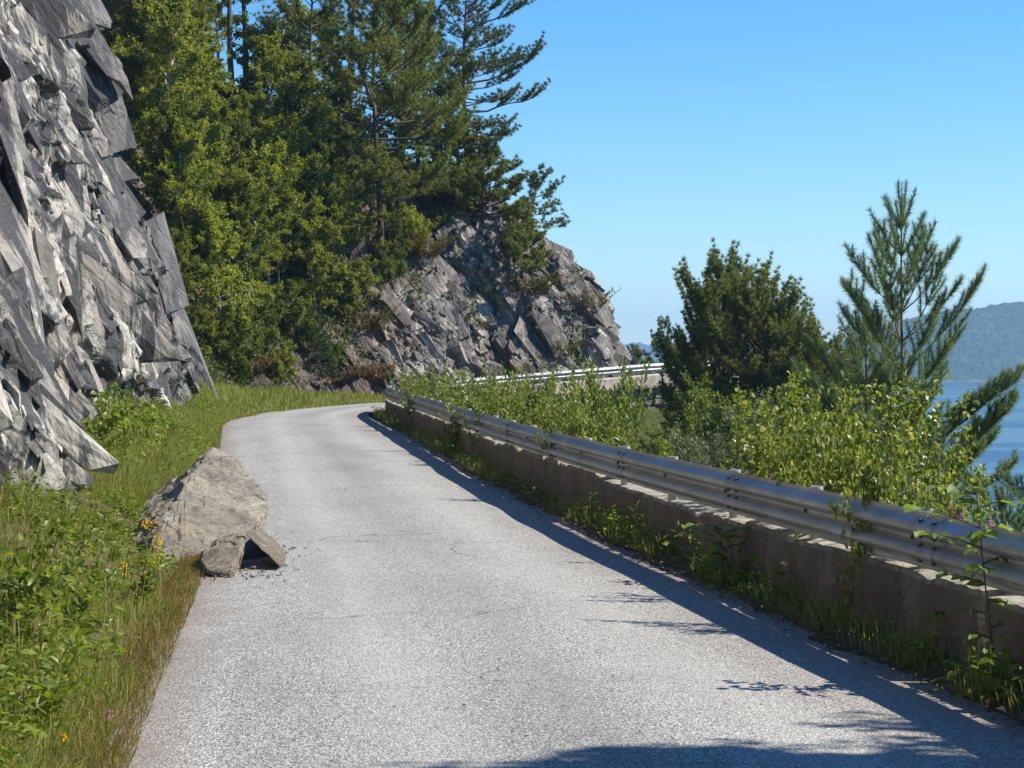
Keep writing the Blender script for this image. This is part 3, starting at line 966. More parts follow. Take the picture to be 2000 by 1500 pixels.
near_rail = interp_path(NEAR_RAIL, .1, 1200)
far_rail = interp_path(FAR_RAIL, .1, 40)
wall_path = offset_path(near_rail, -.055)
wl = arc(wall_path)
sy = lambda Y: np.interp(Y, wall_path[:, 1], wl)       # arc length at distance Y
cw = thing('concrete_wall', 'low stained concrete parapet wall under the near guard rail', 'wall')
cuts = [0.3, sy(6.3), sy(10.9), sy(15.55), sy(21.2), sy(28.9), sy(37.5), sy(47), sy(56), wl[-1] - .2]
for i, (s0, s1) in enumerate(zip(cuts[:-1], cuts[1:])):
    p, s = cut(wall_path, s0 + .02, s1 - .02, .06)
    hgt_ = .45 + (.02, -.015, .012, -.02, .03, 0, .02, -.01, 0)[i]
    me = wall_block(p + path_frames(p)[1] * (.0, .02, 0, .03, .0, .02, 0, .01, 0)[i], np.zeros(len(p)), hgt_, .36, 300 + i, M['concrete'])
    link('wall_block', me, cw)

# W profile: (out towards the road, height above the beam's foot)
WPROF = np.array([(.012, .0), (.0, .012), (.012, .03), (.05, .052), (.078, .066), (.083, .088), (.078, .108), (.045, .126), (.008, .142), (.003, .155),
                  (.008, .168), (.045, .184), (.078, .202), (.083, .222), (.078, .244), (.05, .258), (.012, .28), (.0, .298), (.012, .31)])
def beam_mesh(p, z0, name='rail_beam', side=-1, shift=0.0):
    """side -1: bulges to the left of the path"""
    t, n = path_frames(p)
    out = WPROF[:, 0] + shift
    th = .004
    ring = np.concatenate([np.stack([out, WPROF[:, 1]], 1), np.stack([out - th, WPROF[:, 1]], 1)[::-1]])
    m = len(ring)
    V = np.zeros((len(p), m, 3))
    V[..., :2] = p[:, None] + side * n[:, None] * ring[None, :, 0, None]
    V[..., 2] = ring[None, :, 1] + z0[:, None]
    i = np.arange(len(p) - 1)[:, None] * m
    j = np.arange(m)[None]
    k = (j + 1) % m
    Fq = np.stack([i + j, i + m + j, i + m + k, i + k], -1).reshape(-1, 4)
    h = len(WPROF)
    caps = []
    for e in (0, len(p) - 1):
        a_ = np.arange(h - 1) + e * m
        caps.append(np.stack([a_, a_ + 1, e * m + m - 2 - np.arange(h - 1), e * m + m - 1 - np.arange(h - 1)], 1))
    return mesh_data(name, V.reshape(-1, 3), [(Fq if side < 0 else Fq[:, ::-1], 0), (np.concatenate(caps), 0)], M['steel'], True)

def bolt_mesh():
    mb = MB()
    for r0, r1, x0, x1, s in ((.017, .017, 0, .003, 10), (.013, .012, .003, .014, 6)):
        ang = np.arange(s) / s * 6.2832
        ring = lambda r, x: np.stack([np.full(s, -x), np.cos(ang) * r, np.sin(ang) * r], 1)
        Vb = np.concatenate([ring(r0, x0), ring(r1, x1), [[-x1, 0, 0]]])
        j = np.arange(s); k = (j + 1) % s
        mb.add(Vb, np.stack([j, k, k + s], 1)); 
        mb.Fc.append((np.stack([j, k + s, j + s], 1) + mb.n - len(Vb), 0))
        mb.Fc.append((np.stack([j + s, k + s, np.full(s, 2 * s)], 1) + mb.n - len(Vb), 0))
    return mb.data('bolt', M['bolt'])
BOLT = bolt_mesh()
def plate_mesh():
    mb = MB()
    w, h, t = .022, .05, .005
    Vb = np.array([(-t * (k & 1), w * (1 if k & 2 else -1), h * (1 if k & 4 else -1)) for k in range(8)], float)
    mb.add(Vb, [(0, 2, 6, 4), (1, 5, 7, 3), (0, 1, 3, 2), (4, 6, 7, 5), (0, 4, 5, 1), (2, 3, 7, 6)])
    return mb.data('washer_plate', M['post'])
PLATE = plate_mesh()
def post_mesh(h):
    """rounded C section post with a folded top lip"""
    ang = np.linspace(.5, 2 * math.pi - .5, 14)
    ro, ri = .055, .050
    out = np.stack([np.cos(ang) * ro * .8, np.sin(ang) * ro], 1)
    inn = np.stack([np.cos(ang) * ri * .8, np.sin(ang) * ri], 1)[::-1]
    ring = np.concatenate([out, inn])
    m = len(ring)
    zs = np.array([-.3, 0, h * .5, h - .012, h])
    sc_ = np.array([1, 1, 1, 1, .96])
    V = np.concatenate([np.concatenate([ring * s, np.full((m, 1), z)], 1) for z, s in zip(zs, sc_)])
    i = np.arange(len(zs) - 1)[:, None] * m; j = np.arange(m)[None]; k = (j + 1) % m
    Fq = np.stack([i + j, i + k, i + m + k, i + m + j], -1).reshape(-1, 4)
    t0 = (len(zs) - 1) * m
    n = len(ang)
    capq = np.stack([t0 + np.arange(n - 1), t0 + np.arange(n - 1) + 1, t0 + m - 2 - np.arange(n - 1), t0 + m - 1 - np.arange(n - 1)], 1)
    lid = np.arange(n)
    Vl = np.concatenate([V, [[0.0, 0, h - .004]]])
    fan = np.stack([t0 + lid[:-1], t0 + lid[1:], np.full(n - 1, len(V))], 1)
    return mesh_data('post', Vl, [(Fq, 0), (capq, 0), (fan, 0)], M['post'], False)
POST = post_mesh(HRAIL + .004)

def guard_rail(path, zfun, s_splice, end, label, bolts_to, side, post_step=2.0, s_start=.5, htop=HRAIL, post_h=POST):
    g = thing('guard_rail', label, 'guard rail')
    d = arc(path)
    t_all, n_all = path_frames(path)
    at = lambda s: (np.array([np.interp(s, d, path[:, 0]), np.interp(s, d, path[:, 1])]), unit(np.array([np.interp(s, d, t_all[:, 0]), np.interp(s, d, t_all[:, 1])])))
    edges = s_splice
    for i, (s0, s1) in enumerate(zip(edges[:-1], edges[1:])):
        p, s = cut(path, max(0, s0 - .16), min(d[-1], s1 + .16), .12)
        z0 = zfun(p) + htop - .31
        bm_ = link('rail_beam', beam_mesh(p, z0, side=side, shift=.0045 * (i % 2)), g)
        # bolts at the lap with the next beam and at every post
        pos, tg = at(s1)
        if pos[1] < bolts_to:
            nn = np.array([tg[1], -tg[0]]) * side
            rot = math.atan2(nn[1], nn[0])
            for da in (-.11, .11):
                for hz_, o_ in ((.05, .048), (.126, .046), (.184, .046), (.262, .046)):
                    b = link('bolt', BOLT, bm_)
                    q = pos + tg * da + nn * (o_ + .006)
                    b.location = (q[0], q[1], float(zfun(pos[None])[0]) + htop - .31 + hz_)
                    b.rotation_euler = (0, (-.9 if hz_ in (.05, .184) else .9) * 1.0, rot + math.pi)
    s = s_start
    while s < end:
        pos, tg = at(s)
        nn = np.array([tg[1], -tg[0]]) * side       # towards the beam's face
        rot = math.atan2(nn[1], nn[0])
        q = pos - nn * .058
        po = link('post', post_h, g, (q[0], q[1], float(zfun(pos[None])[0])))
        po.rotation_euler = (0, 0, rot + math.pi)
        if pos[1] < bolts_to:
            pl = link('washer_plate', PLATE, po)
            pl.location = (-(.058 + .009), 0, htop - .155)
            b = link('bolt', BOLT, po)
            b.location = (-(.058 + .014), 0, htop - .155)
        s += post_step
    return g
d_ = arc(near_rail)
s_ref = np.interp(11.7, near_rail[:, 1], d_)
spl = [s for s in s_ref + 4.2 * np.arange(-3, 13) if .3 < s < d_[-1] - .5]
spl = [0.2] + spl + [d_[-1] - .1]
guard_rail(near_rail, lambda p: np.zeros(len(p)), spl, d_[-1], 'long galvanised W-beam guard rail curving along the near concrete wall', 34, -1, 2.1, (s_ref % 2.1) + .35)
d2 = arc(far_rail)
fz = lambda p: road_z(p[:, 0], p[:, 1]) + np.interp(p[:, 0], [-2, 5], [-.02, .10])
guard_rail(far_rail, fz, [.1, 4.3, 8.5, d2[-1] - .1], d2[-1], 'short sunlit guard rail at the foot of the rock headland', 0, 1, 2.4, .9)
cw2 = thing('concrete_wall', 'pale concrete parapet wall under the far guard rail by the headland', 'wall')
for i, (s0, s1, h_) in enumerate(((.2, 2.6, .42), (2.64, 6.2, .40), (6.24, 9.6, .40), (9.64, d2[-1] - .2, .40))):
    p, s = cut(offset_path(far_rail, -.30), s0, s1, .12)
    link('wall_block', wall_block(p, fz(p), h_, .42, 400 + i, M['pale_concrete']), cw2)

# rough stone wall that carries the far road
def stone_mesh(rng, sx, sy_, sz, name='stone', mat=None, n=2, jag=.16):
    bm = bmesh.new()
    bmesh.ops.create_cube(bm, size=1)
    for v in bm.verts:
        v.co = Vector((v.co.x * sx * rng.uniform(.75, 1.1), v.co.y * sy_ * rng.uniform(.8, 1.1), v.co.z * sz * rng.uniform(.75, 1.1)))
    bmesh.ops.bevel(bm, geom=bm.edges[:], offset=min(sx, sy_, sz) * .12, segments=1, affect='EDGES')
    for v in bm.verts:
        v.co += Vector(rng.normal(0, min(sx, sy_, sz) * .05, 3))
    me = bpy.data.meshes.new(name)
    bm.to_mesh(me); bm.free()
    me.materials.append(mat or M['stone'])
    return me
rng = np.random.default_rng(8)
sw = thing('stone_wall', 'rough stone retaining wall below the far concrete parapet', 'wall')
stones = [stone_mesh(rng, 1, 1, 1) for _ in range(7)]
p, s = cut(offset_path(far_rail, .02), 5.5, min(13.5, arc(far_rail)[-1] - .2), .01)
dd_ = arc(p)
zrow = -.30
for row in range(8):
    hrow = rng.uniform(.20, .28)
    x_ = rng.uniform(0, .2)
    while x_ < dd_[-1] - .3:
        w_ = rng.uniform(.24, .48)
        q = np.array([np.interp(x_ + w_ / 2, dd_, p[:, k]) for k in (0, 1)])
        t0 = np.array([np.interp(x_ + .1, dd_, p[:, k]) for k in (0, 1)]) - q
        o = link('stone', stones[rng.integers(7)], sw)
        nrm_ = unit(np.array([-t0[1], t0[0]]))
        q = q + nrm_ * (rng.uniform(-.03, .03) - row * .03)
        o.location = (q[0], q[1], float(fz(q[None])[0]) + .30 + zrow - hrow / 2)
        o.rotation_euler = (rng.normal(0, .06), rng.normal(0, .06), math.atan2(-t0[1], -t0[0]) + rng.normal(0, .08))
        o.scale = (w_ * .97, .38, hrow * .97)
        x_ += w_
    zrow -= hrow

# ------------------------------------------------------------------ fallen rocks
def hull_rock(pts, seed, mat, name, cuts=5, amp=.03, origin=None):
    pts = np.asarray(pts, float)
    origin = pts.mean(0) * [1, 1, 0] if origin is None else origin
    bm = bmesh.new()
    for q in pts: bm.verts.new(q - origin)
    r = bmesh.ops.convex_hull(bm, input=bm.verts[:])
    bmesh.ops.delete(bm, geom=list(set(e for e in r['geom_interior'] if isinstance(e, bmesh.types.BMVert))), context='VERTS')
    loose = [v for v in bm.verts if not v.link_faces]
    bmesh.ops.delete(bm, geom=loose, context='VERTS')
    bmesh.ops.bevel(bm, geom=bm.edges[:], offset=.03 * amp / .03, segments=1, affect='EDGES', clamp_overlap=True)
    bmesh.ops.triangulate(bm, faces=bm.faces[:])
    for _ in range(cuts):
        long = [e for e in bm.edges if e.calc_length() > amp * 1.1]
        if not long: break
        bmesh.ops.subdivide_edges(bm, edges=long, cuts=1)
        bmesh.ops.triangulate(bm, faces=[f for f in bm.faces if len(f.verts) > 3])
    bm.normal_update()
    co = np.array([v.co[:] for v in bm.verts])
    nn = np.array([v.normal[:] for v in bm.verts])
    dsp = amp * (.8 * fbm(co * 4.5, seed, 4) + .35 * fbm(co * 16, seed + 3, 3))
    v_, e_ = facet(co[:, 0] * 5 + co[:, 2] * 3, co[:, 1] * 5 - co[:, 2] * 4, seed)
    dsp += amp * .6 * v_
    co = co + nn * dsp[:, None]
    for v, q in zip(bm.verts, co): v.co = q
    me = bpy.data.meshes.new(name)
    bm.to_mesh(me); bm.free()
    me.materials.append(mat)
    return link(name, me, None, origin)

big = [P(415, 878, 20.6), P(372, 928, 19.3), P(326, 998, 18.0), P(302, 1058, 17.2), P(296, 1104, 16.7),
       P(460, 897, 20.4), P(518, 963, 19.8), P(523, 992, 19.3), P(486, 1040, 18.4), P(430, 1066, 17.7), P(340, 1102, 16.9),
       P(510, 1030, 19.6) * [1, 1, 0], P(474, 1060, 18.6) * [1, 1, 0], P(360, 1110, 17.2) * [1, 1, 0],
       P(388, 900, 21.4), P(300, 975, 20.7), P(222, 1058, 19.5), P(180, 1115, 18.6), P(430, 960, 22.6) * [1, 1, 0], P(200, 1120, 18.4) * [1, 1, 0]]
o = hull_rock(big, 501, M['boulder'], 'boulder', 5, .035)
tag(o, 'large pale fallen boulder lying on the left road edge', 'boulder', 'rocks fallen onto the road edge')
o = hull_rock([P(325, 945, 21.5), P(290, 962, 21.5), P(235, 1015, 20.0), P(180, 1075, 18.6), P(300, 985, 20.6), P(240, 1045, 19.0), P(330, 975, 21.2), P(250, 1040, 20.4) * [1, 1, 0], P(190, 1090, 18.6) * [1, 1, 0], P(300, 1000, 22) * [1, 1, 0]], 502, M['headland'], 'boulder', 5, .03)
tag(o, 'dark brown slab of rock leaning behind the pale boulder', 'boulder', 'rocks fallen onto the road edge')
o = hull_rock([P(462, 1040, 16.9), P(480, 1046, 16.7), P(470, 1080, 16.3), P(452, 1118, 15.9), P(402, 1118, 15.9), P(385, 1090, 16.3), P(410, 1060, 16.8), P(440, 1044, 17.1),
               P(470, 1110, 16.6) * [1, 1, 0], P(395, 1128, 16.2) * [1, 1, 0], P(455, 1130, 15.9) * [1, 1, 0], P(420, 1100, 17.4) * [1, 1, 0]], 503, M['fragment'], 'rock', 5, .018)
tag(o, 'angular grey rock leaning against the big boulder', 'rock', 'rocks fallen onto the road edge')
o = hull_rock([P(476, 1036, 16.7), P(500, 1036, 17.2), P(538, 1064, 17.2), P(558, 1098, 16.9), P(546, 1108, 16.3), P(508, 1072, 16.5), P(488, 1052, 16.6), P(515, 1040, 18.0), P(560, 1104, 17.2) * [1, 1, .3], P(560, 1090, 18.0) * [1, 1, 0]], 504, M['fragment'], 'rock', 5, .014)
tag(o, 'brown tilted slab over a dark gap at the road edge', 'rock', 'rocks fallen onto the road edge')
o = hull_rock([P(470, 1046, 17.5), P(515, 1048, 17.9), P(545, 1085, 17.7), P(480, 1078, 17.3), P(530, 1095, 17.5) * [1, 1, 0], P(468, 1090, 17.2) * [1, 1, 0], P(490, 1060, 18.6), P(540, 1090, 18.4) * [1, 1, 0]], 505, M['fragment'], 'rock', 4, .014)  # block added behind the slab to keep light out of the gap
tag(o, 'filler rock added to darken the gap between the leaning rock and the slab', 'rock', 'rocks fallen onto the road edge')
rng = np.random.default_rng(12)
gq = np.array([G(x, y) for x, y in zip(rng.normal(585, 45, 150), rng.normal(1098, 12, 150))] + [G(x, y) for x, y in zip(rng.uniform(395, 560, 90), rng.normal(1128, 7, 90))])
mb = MB()
sz = rng.uniform(.008, .03, len(gq)) * rng.uniform(.5, 1.2, len(gq))
A_, B_, C_ = block_axes(len(gq), (0, 0, 1), (1, 0, 0), .5, rng)
add_blocks(mb, np.concatenate([gq, np.full((len(gq), 1), .02)], 1), A_, B_, C_, sz[:, None] * np.array([[1.5, 1.1, .7]]), 733)
o = link('gravel', mb.data('gravel', M['boulder']))
tag(o, 'small rock chips scattered on the asphalt beside the fallen rocks', None, None, 'stuff')
for (x, y, w, lab) in ((472, 1112, .16, 'thin pale stone flake just below the leaning rock'), (500, 1116, .13, 'dark thin stone flake under the tilted slab'),
                       (528, 1113, .12, 'flat broken stone at the foot of the tilted slab'), (562, 1112, .05, 'small pale stone chip, rightmost of the fallen rocks'),
                       (448, 1127, .15, 'flat grey flake nearest the grass below the rocks'), (547, 1116, .07, 'little brown stone between the slab and the pale chip')):
    q = G(x, y)
    pts = [(q[0] + rng.uniform(-w, w) * .6, q[1] + rng.uniform(-w, w) * .6, z) for z in (0, 0, 0, 0, .05 * w / .12, .05 * w / .12, .045 * w / .12, .035)]
    pts += [(q[0] - w * .6, q[1], .01), (q[0] + w * .6, q[1] + .02, .015)]
    o = hull_rock(pts, 510 + x, M['fragment'], 'stone_flake', 3, .012)
    tag(o, lab, 'stone', 'broken stone pieces beside the boulder')

# ------------------------------------------------------------------ trees
def gen_pine(seed, H, base, rad, nb, tuft=(12, .12, .022), asym=(0, 0), lean=(0, 0), elev=(-8, 48), shape=.6, sub=5.0, step=.13, trunk_r=.014, wob=.25, sides=7, dead=0, up=.25, dome=False):
    rng = np.random.default_rng(seed)
    zs = np.linspace(0, 1, 14)
    tx = lean[0] * zs ** 1.3 * H + wob * H * .05 * np.sin(zs * 5 + seed)
    ty = lean[1] * zs ** 1.3 * H + wob * H * .05 * np.cos(zs * 4 + seed)
    tr = np.stack([tx, ty, zs * H], 1)
    wood = MB()
    r0 = trunk_r * H
    wood.add(*tube(np.concatenate([[tr[0] - [0, 0, .6]], tr]), np.r_[r0 * 1.25, r0 * (1 - .9 * zs)], sides))
    at = lambda f: np.array([np.interp(f, zs, tr[:, k]) for k in range(3)])
    tp_, td_ = [], []
    for k in range(nb):
        g = (k + rng.uniform(0, 1)) / nb
        f = base + (1 - base) * g
        L = (rad * max(.30, (.62 + .38 * math.sin(2.6 * g + .3)) * (1 - g ** 4) ** .5) * rng.uniform(.45, 1.15) if dome else rad * (1 - g) ** shape * rng.uniform(.55, 1.1) + .15 * rad * (1 - g)) + .12
        az = k * 2.4 + rng.uniform(-.6, .6)
        L *= 1 + asym[0] * math.cos(az - asym[1])
        e = R(elev[0] + (elev[1] - elev[0]) * g + rng.uniform(-12, 12))
        n = 6
        q = [at(f)]
        for i in range(n):
            ee = e + R(30) * (i / n) ** 2 + rng.normal(0, .10)
            az += rng.normal(0, .10)
            q.append(q[-1] + L / n * np.array([math.cos(az) * math.cos(ee), math.sin(az) * math.cos(ee), math.sin(ee)]))
        q = np.array(q)
        rb = max(.007, .016 * L + .004)
        wood.add(*tube(q, np.linspace(rb, rb * .3, n + 1), 4))
        dvec = unit(np.gradient(q, axis=0))
        for j in range(int(L * sub) + 3):
            t = (1 - .58 * rng.uniform(0, 1) ** 1.3 if dome else rng.uniform(.28, 1)) if j else 1.0
            b = np.array([np.interp(t * n, range(n + 1), q[:, c]) for c in range(3)])
            dd = unit(np.array([np.interp(t * n, range(n + 1), dvec[:, c]) for c in range(3)]))
            sidev = unit(np.cross(dd, [0, 0, 1.0]))
            sd = unit(dd * rng.uniform(.5, 1) + sidev * rng.uniform(-1, 1) + np.array([0, 0, rng.uniform(-.05, .55)]))
            sl = ((.26 * L + .14) if dome else (.30 * L * (1.25 - t) + .16)) * rng.uniform(.6, 1.2)
            m = max(2, int(sl / step))
            sp_ = b + sd * (np.linspace(.25, 1, m) * sl)[:, None] + np.array([0, 0, 1]) * (np.linspace(0, 1, m) ** 2 * sl * .2)[:, None]
            wood.add(*tube(np.array([b, sp_[m // 2], sp_[-1]]), np.linspace(rb * .35, .004, 3), 3))
            tp_.append(sp_ + rng.normal(0, .02, sp_.shape))
            td_.append(np.repeat(sd[None], m, 0))
    for k in range(dead):
        f = base * rng.uniform(.35, 1)
        az = rng.uniform(0, 6.28)
        L = rad * rng.uniform(.2, .5)
        q = at(f) + np.linspace(0, 1, 4)[:, None] * L * np.array([math.cos(az), math.sin(az), -.15]) + rng.normal(0, .03, (4, 3)) * L
        q[0] = at(f)
        wood.add(*tube(q, np.linspace(.016, .005, 4), 3))
    tp_, td_ = np.concatenate(tp_), np.concatenate(td_)
    V, Fa = needle_tris(tp_, td_, tuft[0], tuft[1], tuft[2], rng, up=up)
    cr = MB(); cr.add(V, Fa)
    return wood, cr

def gen_broadleaf(seed, H, base, rad, nb, nleaf, leaf=(.075, .06), kind='rhomb', lean=(0, 0), elev=(20, 70), shape=.7, trunk_r=.013, hang=.35, stems=1, spread=.0):
    rng = np.random.default_rng(seed)
    wood = MB()
    B, Dv = [], []
    for st in range(stems):
        zs = np.linspace(0, 1, 10)
        a_ = rng.uniform(0, 6.28)
        off = spread * H * np.array([math.cos(a_), math.sin(a_)])
        hs = H * (1 if st == 0 else rng.uniform(.6, .95))
        tr = np.stack([lean[0] * zs * hs + off[0] * zs + .03 * hs * np.sin(zs * 4 + seed + st), lean[1] * zs * hs + off[1] * zs + .03 * hs * np.cos(zs * 3 + st), zs * hs], 1)
        r0 = trunk_r * hs
        wood.add(*tube(np.concatenate([[tr[0] - [0, 0, .4]], tr]), np.r_[r0 * 1.2, r0 * (1 - .88 * zs)], 6))
        for k in range(max(3, nb // stems)):
            g = (k + rng.uniform(0, 1)) / max(3, nb // stems)
            f = base + (1 - base) * g
            L = rad * math.sin(math.pi * (.22 + .70 * g)) ** shape * rng.uniform(.45, 1.15) + .10 * rad
            az = k * 2.4 + rng.uniform(-.7, .7)
            e = R(elev[0] + (elev[1] - elev[0]) * g + rng.uniform(-14, 14))
            q = [np.array([np.interp(f, zs, tr[:, c]) for c in range(3)])]
            n = 5
            for i in range(n):
                ee = e - R(35) * (i / n) ** 1.5 + rng.normal(0, .12)
                az += rng.normal(0, .14)
                q.append(q[-1] + L / n * np.array([math.cos(az) * math.cos(ee), math.sin(az) * math.cos(ee), math.sin(ee)]))
            q = np.array(q)
            wood.add(*tube(q, np.linspace(max(.005, r0 * .35), .003, n + 1), 3))
            for j in range(int(3 + L * 7)):
                t = rng.uniform(.2, 1)
                b = np.array([np.interp(t * n, range(n + 1), q[:, c]) for c in range(3)])
                sd = unit(unit(q[-1] - q[0]) * .6 + rng.normal(0, .6, 3))
                sl = rng.uniform(.12, .32) * (.5 + rad * .3)
                m = 6
                B.append(b + sd * (np.linspace(.1, 1, m) * sl)[:, None])
                Dv.append(np.repeat(sd[None], m, 0))
    B, Dv = np.concatenate(B), np.concatenate(Dv)
    idx = rng.integers(0, len(B), nleaf)
    pos = B[idx] + rng.normal(0, .025 + leaf[0] * .25, (nleaf, 3))
    dr = unit(Dv[idx] * .6 + rng.normal(0, .6, (nleaf, 3)) + np.array([0, 0, -hang]))
    nr_ = unit(rng.normal(0, .55, (nleaf, 3)) + np.array([0, 0, .9]))
    sz = rng.uniform(.65, 1.25, nleaf)
    V, Fa = leaf_cards(pos, dr, nr_, leaf[0] * sz, leaf[1] * sz, kind)
    cr = MB(); cr.add(V, Fa)
    return wood, cr

def gen_shoots(seed, n, H, spread, leaf=(.10, .028), per=30, kind='lance', lean=.35, start=.15, sub=2):
    """upright shoots with leaves all along them"""
    rng = np.random.default_rng(seed)
    wood = MB()
    B, Dv = [], []
    for k in range(n):
        a_ = rng.uniform(0, 6.28)
        r_ = spread * math.sqrt(rng.uniform(0, 1))
        b0 = np.array([math.cos(a_) * r_ * .5, math.sin(a_) * r_ * .5, -.1])
        h = H * rng.uniform(.5, 1.0)
        dv = np.array([math.cos(a_), math.sin(a_)]) * lean * r_ / max(spread, .01) + rng.normal(0, .10, 2)
        zs = np.linspace(0, 1, 7)
        st = np.stack([b0[0] + dv[0] * h * zs ** 1.4, b0[1] + dv[1] * h * zs ** 1.4, b0[2] + h * zs], 1)
        lst = [st]
        for j in range(sub):
            f = rng.uniform(.3, .75)
            b = np.array([np.interp(f, zs, st[:, c]) for c in range(3)])
            a2 = rng.uniform(0, 6.28)
            l2 = h * rng.uniform(.2, .4)
            lst.append(b + np.linspace(0, 1, 5)[:, None] * l2 * unit(np.array([math.cos(a2) * .6, math.sin(a2) * .6, 1.0])))
        for q in lst:
            wood.add(*tube(q, np.linspace(.008, .003, len(q)) * (.6 + H * .3), 4))
            m = int(per * np.linalg.norm(q[-1] - q[0]) / max(H, .01)) + 3
            t = np.linspace(start if q is st else .1, 1, m) * (len(q) - 1)
            B.append(np.stack([np.interp(t, range(len(q)), q[:, c]) for c in range(3)], 1))
            tdir = unit(np.stack([np.interp(t, range(len(q)), np.gradient(q[:, c])) for c in range(3)], 1))
            aa = np.arange(m) * 2.4 + rng.uniform(0, 6)
            Dv.append(unit(tdir * .75 + np.stack([np.cos(aa), np.sin(aa), 0 * aa], 1) * rng.uniform(.6, 1.0, (m, 1))))
    B, Dv = np.concatenate(B), np.concatenate(Dv)
    nr_ = unit(np.array([0, 0, 1.0]) + rng.normal(0, .35, B.shape))
    sz = rng.uniform(.7, 1.2, len(B))
    V, Fa = leaf_cards(B, Dv, nr_, leaf[0] * sz, leaf[1] * sz, kind)
    cr = MB(); cr.add(V, Fa)
    return wood, cr

def make_plant(kinds, wood_mat, leaf_mat_, name_w='trunk', name_c='crown'):
    w, c = kinds
    return (w.data(name_w, wood_mat, True), c.data(name_c, leaf_mat_, False), name_w, name_c)

def put(name, tmpl, label, cat, loc, rz=0, scale=1, group=None, lean=None):
    t = thing(name, label, cat, tuple(loc), rz, group, scale)
    if lean: t.rotation_euler = (lean[0], lean[1], rz)
    link(tmpl[2], tmpl[0], t)
    link(tmpl[3], tmpl[1], t)
    return t

T = {}
FT = (27, .20, .031)
T['pine_main'] = make_plant(gen_pine(1, 11.6, .26, 2.9, 72, FT, asym=(.25, -.4), elev=(-6, 40), shape=.42, dome=True, dead=10, sub=5.6, step=.15), M['pine_bark'], M['pine'])
T['pine_sky'] = make_plant(gen_pine(2, 12.6, .20, 2.7, 74, (30, .20, .032), asym=(.35, 0), elev=(-14, 38), shape=.5, dome=True, dead=4, sub=3.6, step=.17), M['pine_bark'], M['pine_blue'])
T['pine_tall'] = make_plant(gen_pine(3, 14, .48, 2.2, 44, FT, elev=(-10, 45), shape=.5, dome=True, dead=12, sub=4, step=.17), M['pine_bark'], M['pine'])
T['pine_mid'] = make_plant(gen_pine(4, 8, .25, 2.3, 48, FT, elev=(-5, 45), shape=.5, dome=True, dead=6, sub=4.4, step=.15), M['pine_bark'], M['pine'])
T['pine_low'] = make_plant(gen_pine(5, 3.2, .12, 1.6, 44, (24, .17, .04), elev=(0, 45), shape=.5, dead=2, sub=6, step=.12, trunk_r=.02), M['pine_bark'], M['pine'])
T['pine_lean'] = make_plant(gen_pine(6, 2.9, .22, 1.0, 24, (24, .17, .036), asym=(.5, 0), lean=(.22, 0), elev=(-5, 40), shape=.35, sub=5, step=.13, trunk_r=.014), M['pine_bark'], M['pine_blue'])
T['pine_clump'] = make_plant(gen_pine(7, 9.0, .22, 2.4, 125, (28, .17, .028), elev=(-10, 52), shape=.45, dome=True, dead=8, sub=5, step=.13), M['pine_bark'], M['pine'])
T['pine_small'] = make_plant(gen_pine(8, 3.0, .10, 1.05, 26, (18, .17, .034), elev=(0, 40), shape=.7, sub=6, step=.13, trunk_r=.016), M['pine_bark'], M['pine_blue'])
T['spruce'] = make_plant(gen_pine(9, 2.6, .05, .85, 60, (12, .09, .030), elev=(-15, 45), shape=.85, sub=8, step=.09, trunk_r=.016, up=.0), M['pine_bark'], M['spruce'])

T['birch_a'] = make_plant(gen_broadleaf(21, 7.5, .18, 2.2, 50, 15000, (.12, .095)), M['birch_bark'], M['birch'])
T['birch_b'] = make_plant(gen_broadleaf(22, 5.5, .22, 2.0, 46, 13000, (.12, .095), lean=(.05, 0)), M['birch_bark'], M['birch'])
T['birch_c'] = make_plant(gen_broadleaf(23, 6.5, .30, 1.9, 44, 11000, (.115, .09), elev=(25, 75)), M['birch_bark'], M['birch_dark'])
T['bush_leaf'] = make_plant(gen_broadleaf(24, 2.6, .05, 1.3, 54, 9000, (.11, .08), stems=5, spread=.25, elev=(10, 70)), M['twig'], M['birch'])
T['bush_dark'] = make_plant(gen_broadleaf(25, 2.4, .05, 1.3, 54, 9000, (.11, .08), stems=5, spread=.25, elev=(10, 70)), M['twig'], M['birch_dark'])
T['heather'] = make_plant(gen_shoots(26, 60, .8, .75, (.10, .035), 22, 'rhomb', .8, .1, 1), M['twig'], M['heather'], 'stem', 'foliage')
T['fern'] = make_plant(gen_shoots(27, 40, .8, .6, (.14, .05), 22, 'rhomb', 1.0, .1, 1), M['twig'], M['fern_brown'], 'stem', 'foliage')

